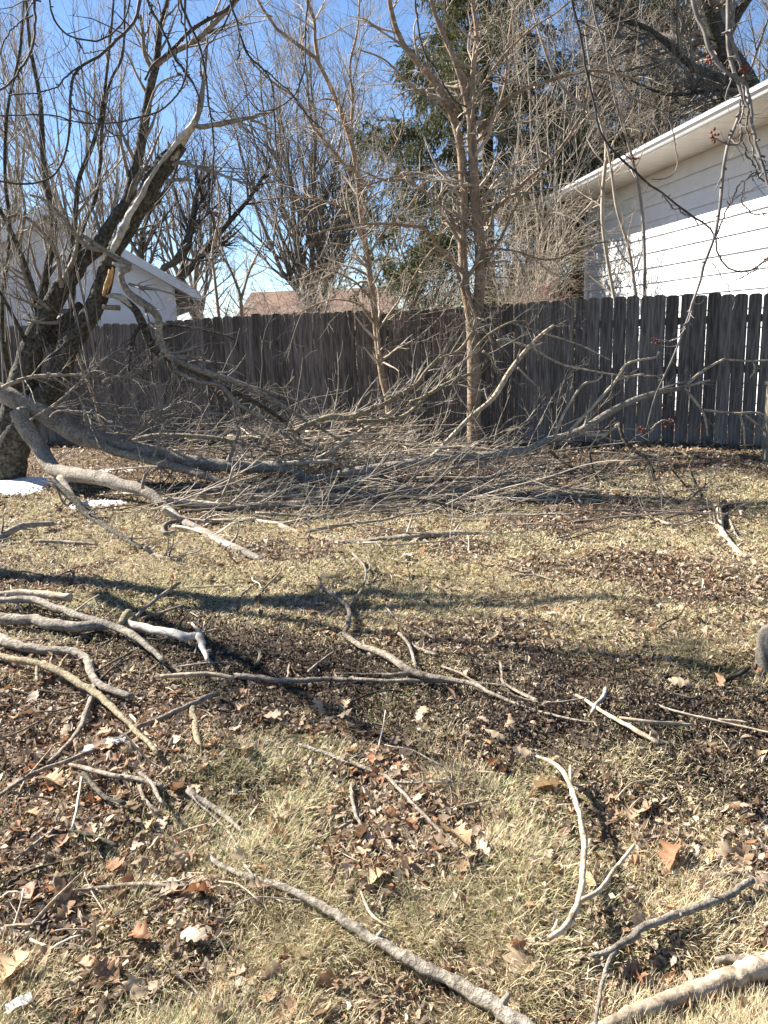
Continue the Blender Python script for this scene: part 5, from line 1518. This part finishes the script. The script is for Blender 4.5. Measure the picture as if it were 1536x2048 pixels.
# ---------- leaf litter: broken leaves past counting
def frags(n, ymin, ymax, size, name, label, dens=None, pw=1.3, pal=None):
    u = rng.random(int(n * 6))
    y = (ymin ** (1 - pw) + u * (ymax ** (1 - pw) - ymin ** (1 - pw))) ** (1 / (1 - pw))
    x = rng.uniform(-.56, .56, len(y)) * (y + .35)
    keep = rng.random(len(y)) < dens(x, y)
    x = x[keep][:n]; y = y[keep][:n]; n = len(x)
    z = ground_h(x, y)
    R_ = size(y) * np.minimum(rng.lognormal(0, .4, n), 2.2)
    a0 = rng.uniform(0, 6.28, n); tx = rng.normal(0, .55, n); ty = rng.normal(0, .55, n)
    k_ = 6; an = np.arange(k_) * 2 * math.pi / k_
    rad_ = R_[:, None] * rng.uniform(.45, 1.25, (n, k_)) * np.where(np.arange(k_) % 3 == 0, 1.35, .8)
    lx = rad_ * np.cos(an); ly = rad_ * np.sin(an) * .75
    fold = rng.uniform(-.2, 1.2, (n, 1))
    lz = np.abs(ly) * fold + lx * tx[:, None] * .6 + ly * ty[:, None] * .6
    ca, sa = np.cos(a0)[:, None], np.sin(a0)[:, None]
    Xr = x[:, None] + lx * ca - ly * sa; Yr = y[:, None] + lx * sa + ly * ca
    Zr = z[:, None] + lz - lz.min(1, keepdims=True) * .8 + rng.uniform(.0, .02, (n, 1))
    cen = np.stack([x, y, z + rng.uniform(.002, .02, n) - lz.min(1) * .8], 1)[:, None]
    V_ = np.concatenate([cen, np.stack([Xr, Yr, Zr], -1)], 1).reshape(-1, 3)
    base_ = (np.arange(n) * (k_ + 1))[:, None, None]
    tri = np.array([[0, i + 1, (i + 1) % k_ + 1] for i in range(k_)])[None] + base_
    if pal is None: pal = np.array([(.36, .27, .18), (.26, .175, .115), (.18, .115, .075), (.44, .34, .23), (.30, .16, .08), (.38, .30, .22), (.13, .09, .065), (.46, .38, .29)])
    pal = np.array(pal); c_ = pal[rng.integers(0, len(pal), n)] * rng.uniform(.7, 1.2, (n, 1))
    b = Buf(); b.add(V_, tris=tri.reshape(-1, 3), col=np.repeat(c_, k_ + 1, 0))
    tag(part(name, b, LEAF, smooth=False), label, 'leaf litter', kind='stuff')


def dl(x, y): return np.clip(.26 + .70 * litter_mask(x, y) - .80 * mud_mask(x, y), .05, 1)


frags(42000, 1.2, 3.6, lambda y: .0078 + .0004 * y, 'leaf_litter', 'crumbled brown leaf litter between the near grass tufts', dl, 1.1)
frags(56000, 3.5, 12.3, lambda y: .0070 + .0009 * y, 'leaf_litter', 'brown leaf litter spread toward the fence', dl, 1.1)
# crumbs of wet soil
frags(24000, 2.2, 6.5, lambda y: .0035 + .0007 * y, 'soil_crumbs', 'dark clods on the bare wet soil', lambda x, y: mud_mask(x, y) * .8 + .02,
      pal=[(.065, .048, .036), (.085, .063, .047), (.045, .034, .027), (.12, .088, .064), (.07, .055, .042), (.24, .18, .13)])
me_ = bpy.data.objects[-1] if False else None


# ---------- grass
GRASS = vmat('dry_grass', .6, .3, spec=.25)


def grass(n, ymin, ymax, L, W, seg, name, label, pw, tuft=.05, lay=.35, up=1.0):
    nt_ = n // 42
    u = rng.random(nt_ * 6)
    ty = (ymin ** (1 - pw) + u * (ymax ** (1 - pw) - ymin ** (1 - pw))) ** (1 / (1 - pw))
    tx = rng.uniform(-.56, .56, len(ty)) * (ty + .35)
    k_ = rng.random(len(ty)) < grass_mask(tx, ty)
    tx = tx[k_][:nt_]; ty = ty[k_][:nt_]; nt_ = len(tx)
    i = rng.integers(0, nt_, n)
    sp = tuft * (1 + .18 * ty[i])
    dx = rng.normal(0, 1, n); dy = rng.normal(0, 1, n)
    x = tx[i] + dx * sp; y = ty[i] + dy * sp
    z = ground_h(x, y)
    comb = fbm(tx * 1.7 + 13, ty * 1.7 + 5, 2) * 12
    tdir = comb + rng.normal(0, .7, nt_)
    hd = np.stack([np.cos(tdir[i]) * .8 + dx * .55 + rng.normal(0, .55, n), np.sin(tdir[i]) * .8 + dy * .55 + rng.normal(0, .55, n)], 1)
    hd /= np.linalg.norm(hd, axis=1, keepdims=True)
    gm_ = grass_mask(tx, ty)[i]
    LL = L * rng.uniform(.4, 1.25, n) * (.55 + .6 * gm_)
    e0 = rng.uniform(.15, 1.4, n) * up; e1 = e0 - rng.uniform(.1, 1.2, n)
    P_ = [np.stack([x, y, z - .004], 1)]
    for s_ in range(seg):
        e = e0 + (e1 - e0) * s_ / max(1, seg - 1)
        P_.append(P_[-1] + np.stack([hd[:, 0] * np.cos(e), hd[:, 1] * np.cos(e), np.sin(e)], 1) * (LL / seg)[:, None])
    for q_ in P_[1:]: q_[:, 2] = np.maximum(q_[:, 2], z + rng.uniform(.001, .014, n))
    pr = np.stack([-hd[:, 1], hd[:, 0], rng.normal(0, .5, n)], 1)
    W_ = W * rng.uniform(.6, 1.4, n) * (1 + .35 * np.maximum(0, y - 2))
    V_ = []
    for s_ in range(seg):
        wv = pr * (W_ * (1 - .25 * s_))[:, None] * .5
        V_ += [P_[s_] - wv, P_[s_] + wv]
    V_.append(P_[seg])
    V_ = np.stack(V_, 1); nv = V_.shape[1]
    b0 = (np.arange(n) * nv)[:, None]
    qs = [np.concatenate([b0 + 2 * s_, b0 + 2 * s_ + 1, b0 + 2 * s_ + 3, b0 + 2 * s_ + 2], 1) for s_ in range(seg - 1)]
    tr_ = np.concatenate([b0 + 2 * seg - 2, b0 + 2 * seg - 1, b0 + 2 * seg], 1)
    green = sstep(.45, .75, fbm(tx * 2.2 + 31, ty * 2.2 + 9, 2))[i] * .30 + .04
    isg = rng.random(n) < green
    pal = np.array([(.62, .52, .32), (.54, .45, .26), (.72, .63, .43), (.42, .33, .19), (.58, .48, .31)])
    c_ = pal[rng.integers(0, 5, n)] * rng.uniform(.7, 1.15, (n, 1))
    cg = np.array([.17, .21, .075]) * rng.uniform(.6, 1.5, (n, 1))
    c_ = np.where(isg[:, None], cg, c_)
    b = Buf()
    b.add(V_.reshape(-1, 3), np.concatenate(qs) if qs else None, tr_, col=np.repeat(c_, nv, 0))
    tag(part(name, b, GRASS, smooth=False), label, 'grass', kind='stuff')


grass(170000, 1.25, 3.5, .064, .0021, 3, 'grass', 'long matted straw-coloured grass tufts at the front of the lawn', 1.5, tuft=.030)
grass(200000, 3.2, 11.0, .045, .0022, 2, 'grass', 'short dry matted lawn grass stretching to the fence', 1.35, tuft=.055, up=.8)

# ================================================================== OVERHANGING TWIGS WITH BUDS
BUDM = mat('red_brown_buds', (.28, .09, .05), .6, [(.3, (.10, .03, .02)), (.7, (.22, .075, .045))], 0, 60)
HANG = mat('smooth_grey_twig', (.2, .18, .16), .7, [(.35, (.12, .10, .09)), (.65, (.29, .26, .23))], .2, 12)
HANGD = mat('smooth_dark_twig', (.08, .07, .06), .75, [(.35, (.045, .038, .034)), (.65, (.115, .10, .088))], .2, 12)


def bud(p, size, n=7):
    b = Buf()
    for i in range(n):
        d = rng.normal(0, 1, 3); d /= np.linalg.norm(d); c_ = p + d * size * rng.uniform(.2, .9)
        e = c_ + d * size * .55
        tubes(b, cr([c_ - d * size * .25, c_, (c_ + e) / 2, e], 4), np.array([.12, .3, .27, .05]) * size, k=6, cap=True)
    return b


def overhang(label, paths, m, buds=(), side=6, L=.25, name='hanging_twig', group=None, top=True):
    its = []
    for a, d, w in paths:
        its.append(T(a, d, np.atleast_1d(w) * (.66 if m is HANGD else .68), 40, .0035))
    o = its[0][0][0]
    t = thing(name, label, 'hanging twig', tuple(float(v) for v in o), group)
    for i, it in enumerate(its):
        b = Buf(); tubes(b, it[0], it[1], k=7, rough=.10, cap=True)
        part('stem' if i == 0 else 'side_stem', b, m, t)
    if side:
        c = spawn(*stack(its, 20), side, L, .15, 1, (.6, 1.2), .1, Q=6, rf=.5, wig=.2, curl=.08)
        # short spur shoots with bud tips
        c2 = spawn(*stack(its, 20), side * 2, .035, .1, 1, (.8, 1.4), 0, Q=3, rf=.6, tipr=1.1)
        b = Buf(); tubes(b, c[0], c[1], 4); tubes(b, c2[0], c2[1], 4)
        part('side_twigs', b, m, t, kind='stuff')
    for (a, c_, d, s_) in buds:
        part('bud_cluster', bud(P(a, c_, d), s_), BUDM, t)
    return t


gR = 'twigs hanging from the tree overhead'
overhang('long hanging twig at the right with red-brown buds at its tip before the fence', [
    ([(1458, -90), (1458, 0), (1460, 100), (1483, 185), (1488, 215), (1463, 280), (1453, 340), (1443, 400), (1433, 475), (1403, 565), (1378, 635), (1348, 710), (1323, 765), (1308, 800), (1294, 857)], (4.2, 4.0), (12, 9, 8, 6, 5)),
    ([(1384, 622), (1368, 655), (1352, 672), (1332, 680), (1315, 680)], 4.0, (4, 4)),
    ([(1294, 857), (1310, 858), (1325, 852), (1338, 843)], 4.0, (5, 5)),
    ([(1420, 520), (1448, 560), (1465, 620)], 4.0, (3, 2))], HANG, [(1283, 860, 4, .022), (1330, 850, 4, .018), (1342, 843, 4, .015), (1309, 681, 4, .016), (1317, 686, 4, .014), (1325, 812, 4, .016)], 5, .14, group=gR)
overhang('thick pale twig hanging at the upper right with buds near the house gutter', [
    ([(1378, -90), (1388, 0), (1418, 65), (1438, 115), (1470, 145), (1498, 160), (1506, 190), (1515, 260), (1536, 370), (1560, 460)], (3.6, 3.4), (11, 10, 8, 8, 7)),
    ([(1487, 150), (1486, 190), (1490, 250), (1500, 290), (1520, 340)], 3.5, (6, 4)),
    ([(1498, 160), (1478, 120), (1468, 60), (1470, 0), (1475, -90)], 3.5, (6, 9)),
    ([(1488, 210), (1462, 280), (1445, 288), (1426, 275)], 3.5, (5, 4))], HANG, [(1484, 145, 3.5, .022), (1488, 135, 3.5, .016), (1427, 268, 3.5, .02), (1430, 280, 3.5, .014), (1417, 122, 3.5, .018)], 5, .2, group=gR)
overhang('dark twig sweeping from the top down across the white siding', [
    ([(1140, -100), (1143, 0), (1158, 65), (1168, 125), (1193, 230), (1218, 290), (1273, 345), (1323, 385), (1378, 425), (1433, 465), (1443, 510), (1468, 540), (1508, 540), (1536, 515), (1560, 500)], (4.8, 4.6), (8, 7, 6, 5, 4)),
    ([(1433, 470), (1460, 420), (1490, 375), (1536, 340)], 4.6, (4, 5)), ([(1325, 388), (1340, 400), (1390, 425), (1398, 452)], 4.6, (3, 3)),
    ([(1223, 300), (1260, 315), (1272, 320)], 4.6, (4, 3))], HANGD, [(1271, 316, 4.6, .02)], 6, .22, group=gR)
overhang('curved dark twig looping before the right end of the siding', [
    ([(1480, 200), (1482, 280), (1500, 330), (1530, 365), (1570, 380)], 3.8, (4, 4)), ([(1536, 345), (1500, 355), (1485, 395), (1500, 425), (1536, 430), (1570, 420)], 3.8, (4, 3)),
    ([(1560, 515), (1530, 520), (1510, 540), (1470, 560)], 3.8, (3, 3))], HANGD, [(1533, 517, 3.8, .013)], 4, .15, group=gR)
overhang('thin looping twig ending in a hook before the soffit', [
    ([(1170, -90), (1190, 40), (1250, 180), (1330, 230), (1352, 300), (1353, 340), (1330, 358), (1303, 358)], (4.6, 4.4), (5, 4, 3))], HANG, [], 6, .25, group=gR)
gL = 'twigs hanging at the upper left'
for lab_, paths, bd in [
    ('long dark twig arching from the top edge back to the left edge', [([(300, -80), (280, 0), (270, 40), (240, 75), (200, 110), (160, 132), (145, 145), (140, 210), (135, 280), (120, 330), (90, 355), (50, 362), (0, 360), (-40, 350)], (5, 4.6), (10, 8, 6, 5)), ([(160, 132), (120, 165), (80, 190), (20, 190)], 4.8, (5, 3)), ([(140, 215), (180, 230), (230, 262), (290, 225)], 4.8, (4, 3))], []),
    ('dark twig drooping at the upper left corner of the photo', [([(70, -80), (65, 0), (70, 50), (60, 100), (30, 155), (0, 180), (-40, 200)], 4.6, (7, 5)), ([(66, 30), (30, 60), (0, 110)], 4.6, (4, 3))], []),
    ('twig dipping and rising again across the top left sky', [([(90, -80), (100, 0), (115, 50), (150, 80), (210, 85), (250, 50), (262, 0), (265, -80)], 4.8, (5, 4)), ([(150, 80), (180, 105), (220, 100)], 4.8, (3, 2))], []),
    ('very long thin twig hanging straight past the broken stem', [([(350, -90), (360, 0), (380, 50), (400, 100), (415, 200), (425, 300), (420, 380), (430, 450), (450, 510), (475, 575)], (5.2, 5), (7, 6, 4, 3)), ([(420, 380), (405, 430), (415, 470)], 5, (3, 3)), ([(430, 450), (440, 430), (430, 425)], 5, (3, 3))], [(431, 430, 5, .02), (447, 520, 5, .013)]),
    ('twig slanting down from the top into the broken tip', [([(270, -90), (290, 0), (320, 65), (345, 120), (365, 145), (388, 175), (400, 205)], (5.4, 5.2), (8, 7, 6)), ([(345, 120), (355, 150), (360, 180)], 5.3, (4, 3))], [(401, 148, 5.2, .018), (357, 150, 5.3, .016)]),
    ('dark twig curving right under the top edge toward the vase-shaped tree', [([(440, -90), (465, 15), (495, 100), (530, 140), (545, 165), (550, 250), (555, 325), (550, 350)], (5.3, 5.1), (7, 5, 3)), ([(530, 140), (580, 180), (620, 230), (650, 260)], 5.2, (4, 3)), ([(480, 60), (478, 110), (473, 120)], 5.2, (3, 3))], []),
    ('thin dark twig hanging in the sky left of the leaning tree', [([(620, -90), (612, 0), (605, 60), (595, 130), (575, 200), (520, 225), (490, 190)], (5.1, 5), (5, 4, 3))], []),
    ('thick dark twig running diagonally through the top of the old tree', [([(520, -90), (470, 0), (430, 35), (380, 80), (345, 108), (310, 132), (290, 160)], (5.6, 5.2), (12, 10, 6)), ([(465, 10), (440, 60), (410, 85), (400, 130), (415, 180)], 5.4, (5, 3)), ([(380, 80), (370, 40), (355, -20)], 5.4, (5, 4))], []),
    ('twig sagging across the upper left before the old tree', [([(-40, 235), (20, 230), (100, 225), (180, 240), (260, 230), (330, 205), (365, 160), (375, 100), (370, 40), (375, -80)], (5, 5.2), (3, 5, 6)), ([(180, 240), (200, 268), (240, 262), (260, 235)], 5, (3, 3))], []),
    ('hanging twig in front of the trunk of the spruce', [([(835, -90), (832, 20), (845, 90), (868, 140), (905, 200), (935, 215)], 5, (6, 4))], [])]:
    overhang(lab_, paths, HANGD, bd, 5, .28, group=gL)

# the off-frame trees that these twigs hang from and that throw the long shadow across the lawn
def shade_tree(x, y, r, label, limbs, H=9):
    t = thing('shade_tree', label, 'tree', (x, y, 0))
    p = np.array([[x, y, -.1], [x + .05, y, H * .35], [x - .1, y + .2, H * .7], [x, y + .3, H]])
    stems('trunk', BARK_OLD, t, [(cr(p, 20), np.linspace(r, r * .35, 20))], k=12, rough=.04)
    its = [(cr(np.array(l), 14), np.linspace(w0, w1, 14)) for l, w0, w1 in limbs]
    stems('limb', BARK_OLD, t, its, k=8, rough=.03)
    c1 = spawn(*stack(its, 12), 13, 1.6, .3, 1, (.4, 1.0), .2, Q=6, rf=.45, wig=.1)
    c2 = spawn(*c1, 5, .7, .1, 1, (.4, 1.0), .1, Q=5, rf=.6)
    twigset(t, TWIG_GREY, [c1, c2])


shade_tree(-4.7, 6.2, .13, 'tree just outside the left edge that shades the lawn',
           [([[-4.7, 6.2, 3.0], [-3.8, 5.9, 4.0], [-2.6, 5.4, 4.3], [-1.2, 5.2, 4.4]], .035, .012), ([[-4.7, 6.3, 3.3], [-5.4, 7.2, 4.6], [-6.2, 7.9, 6.0]], .08, .02),
            ([[-4.7, 6.3, 3.2], [-4.3, 6.8, 4.4], [-3.9, 7.2, 5.4]], .05, .012), ([[-4.7, 6.2, 2.6], [-5.4, 6.0, 4.2], [-6.4, 5.9, 6.0]], .05, .012)], 3.9)
shade_tree(3.6, 2.6, .2, 'maple just outside the right edge whose twigs hang over the lawn',
           [([[3.6, 2.6, 2.6], [3.1, 3.2, 3.6], [2.2, 4.0, 4.2], [1.2, 4.8, 4.6]], .08, .02), ([[3.6, 2.6, 3.2], [3.9, 3.6, 4.4], [4.3, 4.6, 5.6]], .08, .02)], 6.5)
